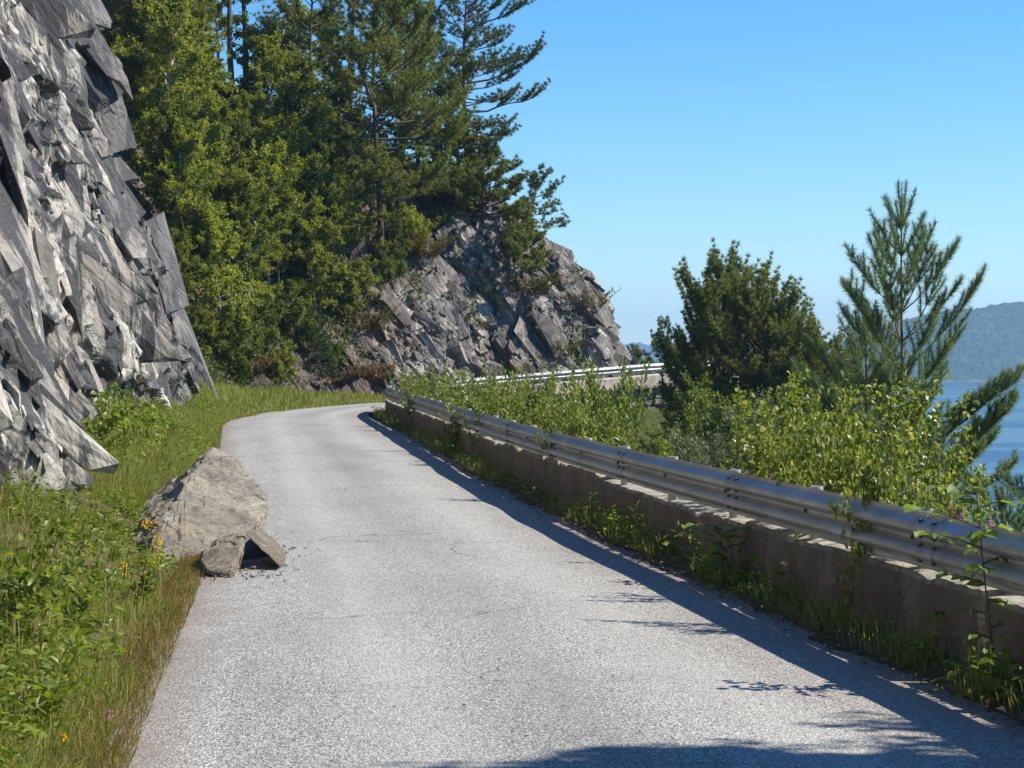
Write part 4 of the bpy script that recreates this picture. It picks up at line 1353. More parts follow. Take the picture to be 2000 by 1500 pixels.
# --- trees on the hillside: base pixel on the slope, height in metres of the copy
def hill_plant(name, key, H0, px, py, H, label, cat, rz, group, sx=1.0, lean=None, loc=None):
    q = loc if loc is not None else on_hill(px, py)
    if q is None: return None
    s = H / H0
    return put(name, T[key], label, cat, (q[0], q[1], q[2] - .05), rz, (s * sx, s * sx, s), group, lean)
PG = 'pines on the rocky hillside'
PINES = [
    ('pine_main', 11.6, 737, 545, 11.6, 'big spreading pine with heavy flat branches in the middle of the wood', 0.0, 1.0),
    ('pine_sky', 12.6, 912, 400, 10.6, 'tall open pine standing against the sky at the edge of the wood', 0.0, 1.0),
    ('pine_tall', 14, 455, 240, 11, 'tall dark bare-trunked pine above the cove, leftmost of the two close trunks', .4, 1.0),
    ('pine_tall', 14, 474, 232, 12, 'tall dark bare-trunked pine above the cove, rightmost of the two close trunks', 2.2, .95),
    ('pine_mid', 8, 610, 330, 8.5, 'mid-height pine with a full crown just left of the big spreading pine', 1.2, 1.0),
    ('pine_mid', 8, 812, 395, 8.2, 'pine tucked between the big spreading pine and the open pine at the sky', 3.3, 1.05),
    ('pine_mid', 8, 560, 200, 9, 'pine high on the slope above the yellowish birch', 4.4, 1.0),
    ('pine_tall', 14, 690, 300, 12, 'tall pine behind the crown of the big spreading pine', 5.1, 1.0),
    ('pine_mid', 8, 350, 190, 7.5, 'pine at the top edge just right of the grey rock face', .9, 1.0),
    ('pine_tall', 14, 780, 330, 11, 'slim pine behind the right half of the big spreading pine', 1.9, .9),
    ('pine_mid', 8, 845, 395, 6.8, 'smaller pine crowding the foot of the open pine', 2.7, 1.0),
    ('pine_low', 3.2, 945, 440, 3.3, 'low bushy pine on the crest of the headland', 1.0, 1.1),
    ('pine_lean', 2.9, 1028, 470, 2.8, 'thin leaning pine on the skyline of the headland', 0.0, 1.0),
    ('pine_low', 3.2, 1020, 545, 2.8, 'low round pine growing out of a crack in the headland rock', 2.5, .9),
    ('pine_small', 3.0, 1086, 482, .95, 'tiny pine at the lower end of the skyline crest', .3, 1.0),
    ('pine_low', 3.2, 895, 405, 3.0, 'bushy pine behind the heather on top of the bare rock', 3.9, 1.0),
    ('spruce', 2.6, 622, 738, 2.2, 'little spruce standing alone in front of the brown broken rock', .0, 1.0),
]
for k, H0, px, py, H, lab, rz, sx in PINES:
    hill_plant('spruce_tree' if k == 'spruce' else 'pine_tree', k, H0, px, py, H, lab, 'tree', rz, PG, sx)
BG = 'broadleaved trees in the wooded cove'
BIRCH = [
    ('birch_a', 7.5, 590, 300, 6.2, 'yellow-green birch with a pale trunk below the highest pine'),
    ('birch_a', 7.5, 330, 420, 7.5, 'bright birch touching the right side of the grey rock face, tallest of those beside it'),
    ('birch_b', 5.5, 395, 330, 5.2, 'bright birch crown left of the two dark pine trunks'),
    ('birch_c', 6.5, 440, 470, 4.6, 'dark birch below the two close pine trunks'),
    ('birch_b', 5.5, 515, 480, 4.4, 'birch with layered yellow-green sprays left of the wood centre'),
    ('birch_a', 7.5, 490, 655, 5.6, 'slender birch with a thin pale trunk rising from the dark hollow'),
    ('birch_b', 5.5, 425, 690, 4.6, 'low bright birch leaning over the roadside hollow beside the cliff'),
    ('birch_c', 6.5, 545, 600, 4.4, 'dark birch in the deepest shade of the cove'),
    ('birch_a', 7.5, 655, 590, 4.8, 'birch with small bright leaves below the left branches of the big pine'),
    ('birch_b', 5.5, 700, 520, 3.8, 'yellow-green birch just left of the big pine trunk'),
    ('birch_c', 6.5, 770, 520, 3.4, 'birch covering the slope just right of the big pine trunk'),
    ('birch_a', 7.5, 360, 560, 5.2, 'birch growing against the middle of the cliff edge'),
    ('birch_c', 6.5, 600, 470, 4.6, 'dark-leaved birch under the crown of the mid-height pine'),
    ('birch_b', 5.5, 300, 250, 5.5, 'bright birch at the top corner of the grey rock face'),
    ('birch_b', 5.5, 420, 130, 5.5, 'sunlit birch crown left of the tall pine trunks at the picture top'),
    ('birch_c', 6.5, 640, 430, 4.2, 'small dark birch half hidden behind other birches left of the big pine'),
    ('birch_a', 7.5, 525, 330, 5.0, 'thin birch with a bare white lower trunk above the cove'),
    ('birch_b', 5.5, 475, 560, 3.6, 'young birch with a rounded crown in front of the dark cove'),
    ('birch_b', 5.5, 385, 470, 4.6, 'leafy birch between the cliff edge and the slender pale-trunked birch'),
    ('birch_c', 6.5, 560, 400, 4.6, 'dark birch between the yellow birch and the layered birch'),
    ('birch_b', 5.5, 735, 400, 3.2, 'small birch in front of the big pine trunk, high on the slope'),
    ('birch_a', 7.5, 500, 400, 4.0, 'birch at the foot of the two tall dark pine trunks'),
    ('birch_b', 5.5, 680, 395, 3.6, 'light birch below the pale rock patch in the wood'),
    ('birch_a', 7.5, 350, 660, 3.4, 'small birch rooted at the bend beside the cliff foot'),
]
for i, (k, H0, px, py, H, lab) in enumerate(BIRCH):
    hill_plant('birch_tree', k, H0, px, py, H, lab, 'tree', i * 1.7, BG)
used_labels = {}
def fill_label(k, px, py):
    tone = {'birch_a': 'tall loose birch', 'birch_b': 'broad leafy birch', 'birch_c': 'dark-leaved birch'}[k]
    xs = ((275, 'touching the upper edge of the grey cliff'), (325, 'right beside the grey cliff edge'), (385, 'a little right of the grey cliff'), (450, 'left of the two dark pine trunks'), (510, 'around the two dark pine trunks'),
          (570, 'left of the yellow-green birch'), (635, 'between yellow-green birch and big pine'), (900, 'just left of the big spreading pine'))
    ys = ((140, 'at the picture top'), (270, 'high up'), (400, 'half way up'), (530, 'low down'), (900, 'at the wood foot'))
    lab = tone + ' ' + next(t for v, t in ys if py < v) + ', ' + next(t for v, t in xs if px < v)
    used_labels[lab] = used_labels.get(lab, 0) + 1
    if used_labels[lab] > 1: lab = 'smaller ' + lab
    return lab
FILL = [('birch_b', 5.5, 4.6), ('birch_c', 6.5, 4.8), ('birch_a', 7.5, 5.4)]
for i, (px, py) in enumerate([(258, 190), (265, 150), (250, 50), (290, 240), (315, 330), (335, 430), (280, 100), (345, 520), (370, 260), (500, 290), (540, 230), (640, 250), (580, 350), (630, 500), (560, 520), (420, 560), (470, 430), (350, 120), (390, 60), (520, 120), (600, 120),
                              (650, 150), (330, 500), (690, 450), (610, 650), (380, 620), (455, 620), (520, 560), (660, 340), (700, 250)]):
    k, H0, H = FILL[i % 3]
    hill_plant('birch_tree', k, H0, px, py, H * (.8 + .3 * ((i * 7) % 5) / 5), fill_label(k, px, py), 'tree', i * 2.3, BG)
for i, (px, py, lab) in enumerate([(400, 160, 'slim pine left of the two dark trunks, top cut by the picture edge'), (530, 80, 'full pine right of the two dark trunks at the picture top'), (620, 90, 'slim pine above the yellow-green birch at the picture top'),
                              (690, 130, 'full pine left of the big pine crown at the picture top'), (330, 60, 'slim pine above the upper cliff edge'), (486, 40, 'dark pine deep in the wood right behind the two bare trunks'), (520, 10, 'slim dark pine deepest in the wood at the picture top'), (430, 30, 'dark pine deep in the wood left behind the two bare trunks')]):
    hill_plant('pine_tree', 'pine_mid' if i % 2 else 'pine_tall', 8 if i % 2 else 14, px, py, 9 if i % 2 else 12, lab, 'tree', i * 1.9, PG)
SHB = [
    ('bush_leaf', 2.6, 800, 500, 1.9, 'bright bush at the top left edge of the bare headland rock'),
    ('bush_dark', 2.4, 760, 560, 1.8, 'dark bush on the brown broken rock below the big pine'),
    ('bush_leaf', 2.6, 690, 610, 1.9, 'leafy bush hanging over the top of the brown broken rock'),
    ('bush_dark', 2.4, 600, 600, 2.4, 'dark bush above the little spruce'),
    ('bush_dark', 2.4, 500, 710, 2.2, 'dark bush low in the hollow at the bend'),
    ('bush_leaf', 2.6, 545, 748, 1.3, 'round yellow-green bush beside the road at the bend'),
    ('bush_dark', 2.4, 445, 720, 2.0, 'shaded bush next to the end of the cliff'),
    ('bush_leaf', 2.6, 405, 700, 1.6, 'yellowish bush squeezed against the end of the cliff'),
    ('bush_dark', 2.4, 570, 680, 2.0, 'dark bush between the hollow and the little spruce'),
    ('bush_leaf', 2.6, 860, 455, 1.1, 'low bush in a gully near the top of the bare rock'),
    ('bush_dark', 2.4, 650, 730, 1.2, 'small dark bush behind the little spruce'),
]
for i, (k, H0, px, py, H, lab) in enumerate(SHB):
    hill_plant('bush', k, H0, px, py, H, lab, 'bush', i * 2.1, 'bushes on the hillside')
HTH = [(870, 408, 1.1, 'broad orange-brown heather tuft on the crest of the bare rock'), (905, 412, .9, 'brown heather tuft at the right end of the crest'),
       (830, 385, 1.0, 'yellowish heather patch under the big pine'), (1032, 575, .8, 'heather tuft below the low round pine in the crack'),
       (1135, 608, .85, 'reddish heather tuft near the right outline of the headland'), (1092, 572, .6, 'small yellowish heather tuft on the upper right rock'),
       (820, 500, .9, 'brown heather tuft on the left shoulder of the rock'), (785, 470, .9, 'brownish heather tuft beside the bush on the rock shoulder'),
       (1100, 690, .5, 'yellow-green tuft low on the dark headland slab'), (930, 640, .4, 'small tuft in the middle of the headland rock'),
       (720, 640, .8, 'brown tuft at the top of the broken brown rock')]
for i, (px, py, H, lab) in enumerate(HTH):
    hill_plant('heather_bush', 'heather', .8, px, py, H * 1.35, lab, 'heather', i * 1.3, 'heather tufts on the headland', 1.25)
FRN = [(480, 735, .9, 'brown bracken clump under the dark bushes at the bend'), (700, 745, .8, 'reddish bracken clump left of the near rail end'), (660, 752, .7, 'low brown bracken between the spruce and the rail end'), (735, 742, .8, 'rusty bracken against the foot of the broken rock')]
for i, (px, py, H, lab) in enumerate(FRN):
    hill_plant('bracken', 'fern', .8, px, py, H, lab, 'fern', i * 1.1, 'brown bracken clumps')

# low growth that covers the wooded slope
rng = np.random.default_rng(31)
N = 21000
ii = rng.integers(0, HV.shape[0] - 1, N)
jj = rng.integers(10, 225, N)
fr = rng.uniform(0, 1, (N, 2))
pos = HV[ii, jj] * (1 - fr[:, :1]) + HV[ii + 1, jj] * fr[:, :1]
ok = (pos[:, 1] < 112) & ((wt[ii] < .55) | (tp[jj] > 2.6) | (fbm(pos[:, [0, 2]] * .8, 71, 2) > .75))
ok &= fbm(pos * .35, 41, 3) > -.35
pos = pos[ok]
k = 5
pos = np.repeat(pos, k, 0) + rng.normal(0, .16, (len(pos) * k, 3)) + np.array([0, 0, .12])
V, Fa = leaf_cards(pos, unit(rng.normal(0, 1, pos.shape) + [0, 0, .3]), unit(rng.normal(0, .6, pos.shape) + [0, -.3, 1.0]), rng.uniform(.10, .2, len(pos)), rng.uniform(.07, .13, len(pos)))
o = link('undergrowth', mesh_data('undergrowth', V, [(Fa, 0)], M['under']))
tag(o, 'low green bilberry and moss growth covering the wooded slope', None, None, 'stuff')

# ------------------------------------------------------------------ trees and bushes on the fjord side
def put_px(name, tmpl, H0, H, px, pytop, Z, label, cat, rz=0, group=None, sx=1.0, lean=None, zb=None):
    """top of the plant at pixel (px, pytop) at distance Z"""
    q = P(px, pytop, Z)
    H0 = max(v.co.z for v in tmpl[1].vertices)
    g = float(slope_z(q[0], q[1])) if q[1] < 250 else q[2] - H
    H2 = max(H, min(q[2] - g + .05, H * 1.4))
    s = (H * .6 + H2 * .4) / H0
    MOUNDS.append((q[0], q[1], q[2] - H2 + .03))
    return put(name, tmpl, label, cat, (q[0], q[1], q[2] - H2), rz, (s * sx, s * sx, H2 / H0), group, lean)
FG = 'pines on the fjord side'
put_px('pine_tree', T['pine_clump'], 9, 8.6, 1418, 458, 72, 'tallest dark pine of the clump beyond the far guard rail', 'tree', .0, FG, 1.0)
put_px('pine_tree', T['pine_clump'], 9, 7.6, 1488, 502, 70, 'broad pine on the right half of the clump beyond the far rail', 'tree', 2.1, FG, 1.1)
put_px('pine_tree', T['pine_clump'], 9, 6.4, 1560, 588, 69, 'lowest pine at the right end of the clump', 'tree', 4.0, FG, 1.05)
put_px('pine_tree', T['pine_clump'], 9, 7.0, 1378, 530, 76, 'pine at the left side of the clump with a bare dark trunk', 'tree', 5.2, FG, .6)
put_px('pine_tree', T['pine_small'], 3, 3.1, 1298, 612, 95, 'small lone pine between the headland and the pine clump', 'tree', .5, FG, .95)
put_px('pine_tree', T['pine_low'], 3.2, 2.6, 1238, 668, 104, 'low dark pine peeping out behind the foot of the headland', 'tree', .5, FG, .8)
put_px('pine_tree', T['pine_low'], 3.2, 3.0, 1660, 668, 62, 'dull pine crown between the clump and the young pine', 'tree', 1.5, FG, .9)

# young pine with bottle-brush shoots
def gen_young_pine(seed, H, whorls, rad, lean=0.0, needles=(10, .10, .0075), boughs=()):
    rng = np.random.default_rng(seed)
    wood = MB()
    sp_p, sp_d = [], []
    zs = np.linspace(0, 1, 12)
    tr = np.stack([lean * zs * H + .03 * np.sin(zs * 6), .02 * np.cos(zs * 5), zs * H], 1)
    wood.add(*tube(np.concatenate([[tr[0] - [0, 0, .5]], tr]), np.r_[.05, .046 * (1 - .86 * zs)], 8))
    def shoot(q, t0=.0):
        """needles all along polyline q"""
        d = np.r_[0, np.cumsum(np.linalg.norm(np.diff(q, axis=0), axis=1))]
        m = max(3, int((d[-1] * (1 - t0)) / .018))
        s = np.linspace(d[-1] * t0, d[-1], m)
        sp_p.append(np.stack([np.interp(s, d, q[:, c]) for c in range(3)], 1))
        t = np.gradient(q, axis=0)
        sp_d.append(unit(np.stack([np.interp(s, d, t[:, c]) for c in range(3)], 1)))
    def twig(b, dr, L, depth, r):
        n = 5
        q = [b]
        dd = unit(dr)
        for i in range(n):
            dd = unit(dd + np.array([0, 0, .15]) + rng.normal(0, .06, 3))
            q.append(q[-1] + dd * L / n)
        q = np.array(q)
        wood.add(*tube(q, np.linspace(r, max(.004, r * .35), n + 1), 5))
        shoot(q, .0 if L < .45 else max(0, 1 - .62 / L))
        if depth > 0:
            for j, t in enumerate(np.linspace(.38, .95, max(1, int(L / .22)))):
                for sgn in (-1, 1):
                    if rng.uniform() < .18: continue
                    bb = np.array([np.interp(t * n, range(n + 1), q[:, c]) for c in range(3)])
                    td = unit(q[-1] - q[0])
                    sd = unit(np.cross(td, [0, 0, 1.0])) * sgn
                    twig(bb, td * .75 + sd * .6 + np.array([0, 0, rng.uniform(.0, .3)]), min(.42, L * .42 * (1.25 - t)) * rng.uniform(.7, 1.1) + .06, depth - 1 if L > .9 else 0, r * .5)
    for w in range(whorls):
        g = w / (whorls - 1)
        f = .30 + .60 * g ** .92
        b = np.array([np.interp(f, zs, tr[:, c]) for c in range(3)])
        nb = 5
        L = rad * (1 - .72 * g ** 1.6)
        off = rng.uniform(0, 6.28)
        for k in range(nb):
            az = off + k * 6.28 / nb + rng.uniform(-.3, .3)
            e = R(-6 + 54 * g + rng.uniform(-8, 8))
            twig(b, np.array([math.cos(az) * math.cos(e), math.sin(az) * math.cos(e), math.sin(e)]), L * rng.uniform(.75, 1.1), 1 if g < .85 else 0, .016 * (1 - .5 * g))
    for f, az, e, L in boughs:          # long low boughs
        b = np.array([np.interp(f, zs, tr[:, c]) for c in range(3)])
        twig(b, np.array([math.cos(az) * math.cos(e), math.sin(az) * math.cos(e), math.sin(e)]), L, 2, .020)
    # leader and side leader
    for f, dx, L in ((.90, .0, .10 * H), (.90, .16, .10 * H), (.89, -.16, .07 * H), (.84, .35, .07 * H), (.84, -.4, .07 * H)):
        b = np.array([np.interp(f, zs, tr[:, c]) for c in range(3)])
        twig(b, np.array([dx, rng.uniform(-.1, .1), 1]), L, 0, .010)
    sp_p, sp_d = np.concatenate(sp_p), np.concatenate(sp_d)
    V, Fa = needle_tris(sp_p, sp_d, needles[0], needles[1], needles[2], rng, fwd=.85, up=.05)
    cr = MB(); cr.add(V, Fa)
    return wood, cr
T['young_pine'] = make_plant(gen_young_pine(41, 6.0, 10, 1.9, boughs=((.40, -.45, .22, 1.75), (.34, -.75, .10, 1.9), (.30, -.2, -.05, 1.6), (.42, 2.6, .2, 1.3))), M['young_bark'], M['young_pine'])
T['young_pine_b'] = make_plant(gen_young_pine(42, 2.6, 6, 1.1, needles=(8, .095, .008)), M['young_bark'], M['young_pine'])
put_px('pine_tree', T['young_pine'], 4.3, 5.3, 1762, 342, 29, 'young blue-green pine with bottle-brush shoots standing alone above the birch bush', 'tree', 0.45, FG)
put_px('pine_tree', T['young_pine_b'], 2.6, 2.4, 1690, 592, 33, 'soft young pine half behind the left side of the solitary young pine', 'tree', 1.2, FG)
put_px('pine_tree', T['young_pine_b'], 2.6, 1.7, 1800, 830, 26, 'low young pine behind the right side of the birch bush', 'tree', 4.1, FG)
put_px('pine_tree', T['young_pine'], 4.3, 5.0, 2165, 600, 24, 'pine reaching in over the water from the right edge with dark boughs', 'tree', 2.0, FG, 1.15, (0, R(-8)))
put_px('pine_tree', T['young_pine_b'], 2.6, 1.4, 1960, 935, 19, 'low pine sprays above the rail at the right edge of the water', 'tree', .7, FG, 1.0)

# birch bush right behind the rail
T['bush_birch'] = make_plant(gen_broadleaf(51, 2.5, .05, 1.15, 110, 8000, (.070, .058), 'oval', stems=9, spread=.36, elev=(15, 75), hang=.5, trunk_r=.007), M['twig'], M['bush_birch'])
T['bush_birch_s'] = make_plant(gen_broadleaf(52, 1.8, .05, .75, 54, 3000, (.070, .058), 'oval', stems=5, spread=.3, elev=(15, 75), hang=.5, trunk_r=.007), M['twig'], M['bush_birch'])
BB = 'birch bushes behind the near rail'
put_px('birch_bush', T['bush_birch'], 2.5, 2.1, 1645, 712, 17.2, 'large glossy yellow-green birch bush behind the near guard rail', 'bush', .0, BB, 1.0)
put_px('birch_bush', T['bush_birch_s'], 1.8, 1.7, 1545, 748, 18.5, 'thin birch bush with loose upright twigs on the left of the large birch bush', 'bush', 1.0, BB)
put_px('birch_bush', T['bush_birch_s'], 1.8, 1.35, 1760, 805, 15.8, 'low birch bush pressed against the rail on the right of the large birch bush', 'bush', 2.0, BB)
put_px('birch_bush', T['bush_birch_s'], 1.8, 1.5, 1570, 758, 15.4, 'slender birch shoots leaning on the rail in front of the large birch bush', 'bush', 3.0, BB, .6)
for px_, py_, Z_, rz_, lab_ in ((1727, 722, 13.0, 5.0, 'upright birch shoots right behind the beam, right of the large birch bush'), (1600, 725, 14.6, .7, 'tall birch shoots right behind the beam, before the middle of the large birch bush'),
                                (1103, 722, 24.5, 1.4, 'thin birch shoots behind the rail among the willows'), (962, 712, 32, 2.2, 'thin birch shoots behind the rail where the willows begin')):
    put_px('birch_bush', T['bush_birch_s'], 1.8, 1.55, px_, py_, Z_, lab_, 'bush', rz_, BB, .55)
put_px('birch_bush', T['bush_birch_s'], 1.8, 1.45, 1860, 850, 12.6, 'sparse birch shoots behind the rail beside the sapling', 'bush', 4.0, BB, .5)
T['grey_willow'] = make_plant(gen_broadleaf(53, 2.2, .05, 1.0, 80, 9000, (.06, .028), 'rhomb', stems=8, spread=.35, elev=(20, 75), hang=0, trunk_r=.007), M['twig'], M['grey_willow'])
put_px('willow_bush', T['grey_willow'], 2.2, 2.0, 1440, 752, 26, 'grey-green narrow-leaved willow left of the birch bush', 'bush', .4, 'willow shrubs behind the rail')
put_px('willow_bush', T['grey_willow'], 2.2, 1.7, 1395, 800, 31, 'greyish willow bush near the purple fireweed', 'bush', 1.9, 'willow shrubs behind the rail')
put_px('willow_bush', T['grey_willow'], 2.2, 1.4, 1800, 880, 15.0, 'greyish low bush right behind the rail beside the pale fireweed', 'bush', 2.9, 'willow shrubs behind the rail', .8)

# willow shrubs between the near and the far rail
T['willow_a'] = make_plant(gen_shoots(61, 44, 2.0, .85, (.135, .045), 52, 'lance', .4, .12, 3), M['twig'], M['willow'])
T['willow_b'] = make_plant(gen_shoots(62, 34, 1.8, .65, (.13, .043), 50, 'lance', .35, .12, 3), M['twig'], M['willow'])
WG = 'willow shrubs behind the rail'
WIL = [('willow_a', 2.0, 2.3, 1010, 722, 36, 1.1, 'broad leafy willow in front of the middle of the far rail'),
       ('willow_b', 1.8, 2.2, 1180, 672, 34, .6, 'tallest upright willow, its tips crossing the far guard rail'),
       ('willow_a', 2.0, 1.7, 1110, 735, 31, .95, 'willow between the broad one and the tallest one'),
       ('willow_b', 1.8, 1.6, 1240, 830, 27, .9, 'lower willow right of the tallest one'),
       ('willow_b', 1.8, 2.0, 862, 715, 50, 1.0, 'willow with pointed tips just left of the far rail start'),
       ('willow_a', 2.0, 2.0, 822, 702, 58, .75, 'bright willow rising over the far end of the near rail'),
       ('willow_b', 1.8, 1.6, 850, 728, 47, 1.0, 'willow low behind the near rail, left group'),
       ('willow_b', 1.8, 1.7, 968, 704, 44, .8, 'thin willow whose top covers the left half of the far rail'),
       ('willow_a', 2.0, 1.6, 975, 745, 33, .8, 'low willow touching the near rail below the concrete block'),
       ('willow_b', 1.8, 1.7, 1045, 700, 55, .8, 'pale willow tips above the far rail before the rock'),
       ('willow_a', 2.0, 1.4, 1165, 765, 28, .8, 'low willow just above the near rail in the centre'),
       ('willow_b', 1.8, 1.3, 915, 800, 36, .9, 'little willow under the concrete block end')]
for i, (k, H0, H, px, py, Z, sx, lab) in enumerate(WIL):
    put_px('willow_bush', T[k], H0, H, px, py, Z, lab, 'bush', i * 1.9, WG, sx)
DK = [(1345, 722, 62, 2.2, 'dark round bush at the end of the far concrete wall'), (1385, 745, 58, 2.2, 'dark bush below the clump of pines'),
      (1470, 760, 50, 2.4, 'shaded bush under the pine clump behind the willow'), (1570, 740, 46, 2.6, 'shaded bush between the pine clump and the birch bush'),
      (1690, 735, 42, 2.6, 'dull bush under the soft young pine'), (1270, 830, 52, 1.2, 'low brownish bush on the slope under the stone wall')]
for i, (px, py, Z, H, lab) in enumerate(DK):
    put_px('bush', T['bush_dark'], 2.4, H, px, py, Z, lab, 'bush', i * 1.3, 'dark bushes below the far road')
# tree just outside the frame whose shade falls on the near road
put('birch_tree', T['birch_b'], 'leafy birch beyond the rail beside the camera', 'tree', (6.9, 8.7, -2.5), .3, (1.0, .8, 1.5), BG)
put('birch_tree', T['birch_c'], 'slim birch beyond the rail beside the camera', 'tree', (7.9, 8.3, -3.2), 1.3, (1.0, .8, 1.5), BG)

def ground_z(X, Y):
    z = slope_z(X, Y)
    sh = z.shape
    X, Y, z = np.ravel(X), np.ravel(Y), z.ravel().copy()
    road_side = z > -.351
    inside = (z > -.36) & (z < -.34)
    for mx, my, mz in MOUNDS:
        dd = np.hypot(X - mx, Y - my)
        cand = mz - .75 * np.maximum(dd - .4, 0)
        z = np.where(inside, z, np.maximum(z, np.minimum(cand, -.33)))
    return z.reshape(sh)
GZ = ground_z(GX, GY)
V = np.stack([GX, GY, GZ], -1)
ground = link('ground', mesh_data('ground', V.reshape(-1, 3), [(grid_faces(len(gx), len(gy)), 0)], M['slope'], True))
tag(ground, 'overgrown slope falling from the road to the fjord', None, None, 'structure')
# slope vegetation behind the rail
rng = np.random.default_rng(33)
N = 15000
yy = 5 + 85 * rng.uniform(0, 1, N) ** 1.4
xr = np.interp(yy, near_rail[:, 1], near_rail[:, 0])
xx = xr + .5 + rng.uniform(0, 1, N) ** 1.3 * (2 + yy * .35)
zz = ground_z(xx, yy)
pos = np.stack([xx, yy, zz], 1)
x2, y2 = rng.uniform(-3.5, 14, 9000), rng.uniform(40, 88, 9000)
z2 = ground_z(x2, y2)
ok2 = (z2 < -.40) & (x2 > np.interp(y2, near_rail[:, 1], near_rail[:, 0]) + .4)
pos = np.concatenate([pos, np.stack([x2, y2, z2], 1)[ok2]])
yy = np.concatenate([yy, y2[ok2]])
k = 6
pos = np.repeat(pos, k, 0)
rad_ = np.repeat(.10 + .003 * yy, k)[:, None]
pos = pos + rng.normal(0, 1, pos.shape) * rad_ + np.array([0, 0, .15])
V, Fa = leaf_cards(pos, unit(rng.normal(0, .7, pos.shape) + [0, 0, .8]), unit(rng.normal(0, .6, pos.shape) + [0, 0, 1.0]), rng.uniform(.06, .16, len(pos)), rng.uniform(.025, .07, len(pos)))
o = link('undergrowth', mesh_data('undergrowth', V, [(Fa, 0)], M['under']))
tag(o, 'tangled low growth on the slope behind the near guard rail', None, None, 'stuff')

# fireweed: leafy stem with a spike of flowers
def fireweed(label, loc, H, seed, flower=True, rz=0, lm='willow'):
    w, c = gen_shoots(seed, 1, H, .01, (.11, .017), 34, 'lance', .1, .12, 0)
    t = thing('fireweed', label, 'plant', tuple(loc), rz, 'fireweed plants along the rail')
    link('stem', w.data('stem', M['stem'], True), t)
    link('foliage', c.data('foliage', M[lm]), t)
    if flower:
        r = np.random.default_rng(seed)
        top = np.concatenate(w.V)[-1]
        m = 44
        f = r.uniform(0, 1, m)
        b = top + np.stack([r.normal(0, .012, m), r.normal(0, .012, m), -.26 * f * 1.0 + .06], 1)
        az = r.uniform(0, 6.28, m)
        dr = np.stack([np.cos(az), np.sin(az), .4 + 0 * az], 1)
        V, Fa = leaf_cards(b, dr, r.normal(0, 1, b.shape), .022 + .03 * f, .018 + .022 * f, 'oval')
        link('flower_spike', mesh_data('flower_spike', V, [(Fa, 0)], M['pink']), t)
for px, py, Z, H, lab, sd in ((1440, 878, 16.6, 1.1, 'fireweed with a bright purple spike just above the rail', 71), (1343, 846, 19.5, 1.1, 'fireweed with a purple spike left of the birch bush', 72),
                              (1892, 885, 12.3, 1.1, 'pale purple fireweed against the water at the right', 73), (1850, 915, 12.6, 1.05, 'faded pink fireweed in front of the low pine sprays', 74),
                              (1925, 940, 11.9, 1.0, 'pale fireweed nearest the rail at the right edge', 75), (1490, 872, 16.2, 1.0, 'lilac fireweed at the foot of the birch bush', 76)):
    q = P(px, py, Z)
    fireweed(lab, (q[0], q[1], q[2] - H), H, sd)
q = G(1300, 1100)
fireweed('flowerless fireweed growing on the road side of the concrete wall', (1.08, 17.5, 0), .80, 77, False)

# sapling in front of the wall at the right
def sapling(label, loc, H, seed, lean):
    rng = np.random.default_rng(seed)
    t = thing('sapling', label, 'sapling', tuple(loc))
    zs = np.linspace(0, 1, 9)
    st = np.stack([lean * zs ** 1.2 * H, .05 * np.sin(zs * 4), zs * H], 1)
    wd = MB(); wd.add(*tube(st, np.linspace(.0055, .0025, 9), 6))
    B, Dv = [], []
    for f, az, L in ((.25, 3.3, .16), (.30, .2, .14), (.36, 2.4, .15), (.42, 5.2, .14), (.52, 3.0, .22), (.58, 4.4, .2), (.66, 1.6, .18), (.74, 4.6, .24), (.86, 4.9, .2), (.93, 1.9, .18), (.62, .4, .20), (.70, 3.4, .34), (.78, .3, .16), (.80, 2.6, .36), (.9, .0, .22), (.97, 3.2, .20)):
        b = np.array([np.interp(f, zs, st[:, c]) for c in range(3)])
        e = .35
        q = b + np.linspace(0, 1, 4)[:, None] * L * np.array([math.cos(az) * math.cos(e), math.sin(az) * math.cos(e), math.sin(e)])
        q[2:, 2] -= [.01, .03]
        wd.add(*tube(q, np.linspace(.004, .002, 4), 4))
        m = max(3, int(L / .05))
        for i in range(m):
            tt_ = .3 + .7 * i / (m - 1)
            B.append(np.array([np.interp(tt_ * 3, range(4), q[:, c]) for c in range(3)]))
            Dv.append(unit(q[-1] - q[0]) * .6 + np.array([rng.normal(0, .3), (-1) ** i * .8, -.25]))
    for f in np.linspace(.35, 1, 9):
        B.append(np.array([np.interp(f, zs, st[:, c]) for c in range(3)])); a_ = f * 30
        Dv.append(np.array([math.cos(a_), math.sin(a_), .1]))
    B, Dv = np.array(B), np.array(Dv)
    nr_ = unit(np.array([0, -.35, .8]) + rng.normal(0, .35, B.shape))
    L = rng.uniform(.07, .115, len(B))
    V, Fa = leaf_cards(B, Dv, nr_, L, L * .62, 'oval')
    link('stem', wd.data('stem', M['twig'], True), t)
    link('foliage', mesh_data('foliage', V, [(Fa, 0)], M['sapling']), t)
sapling('leafy sapling in front of the concrete wall at the right edge', (2.40, 10.6, 0), 1.0, 81, -.12)
sapling('small sapling with few leaves by the wall joint', (1.52, 15.4, 0), .42, 82, -.05)

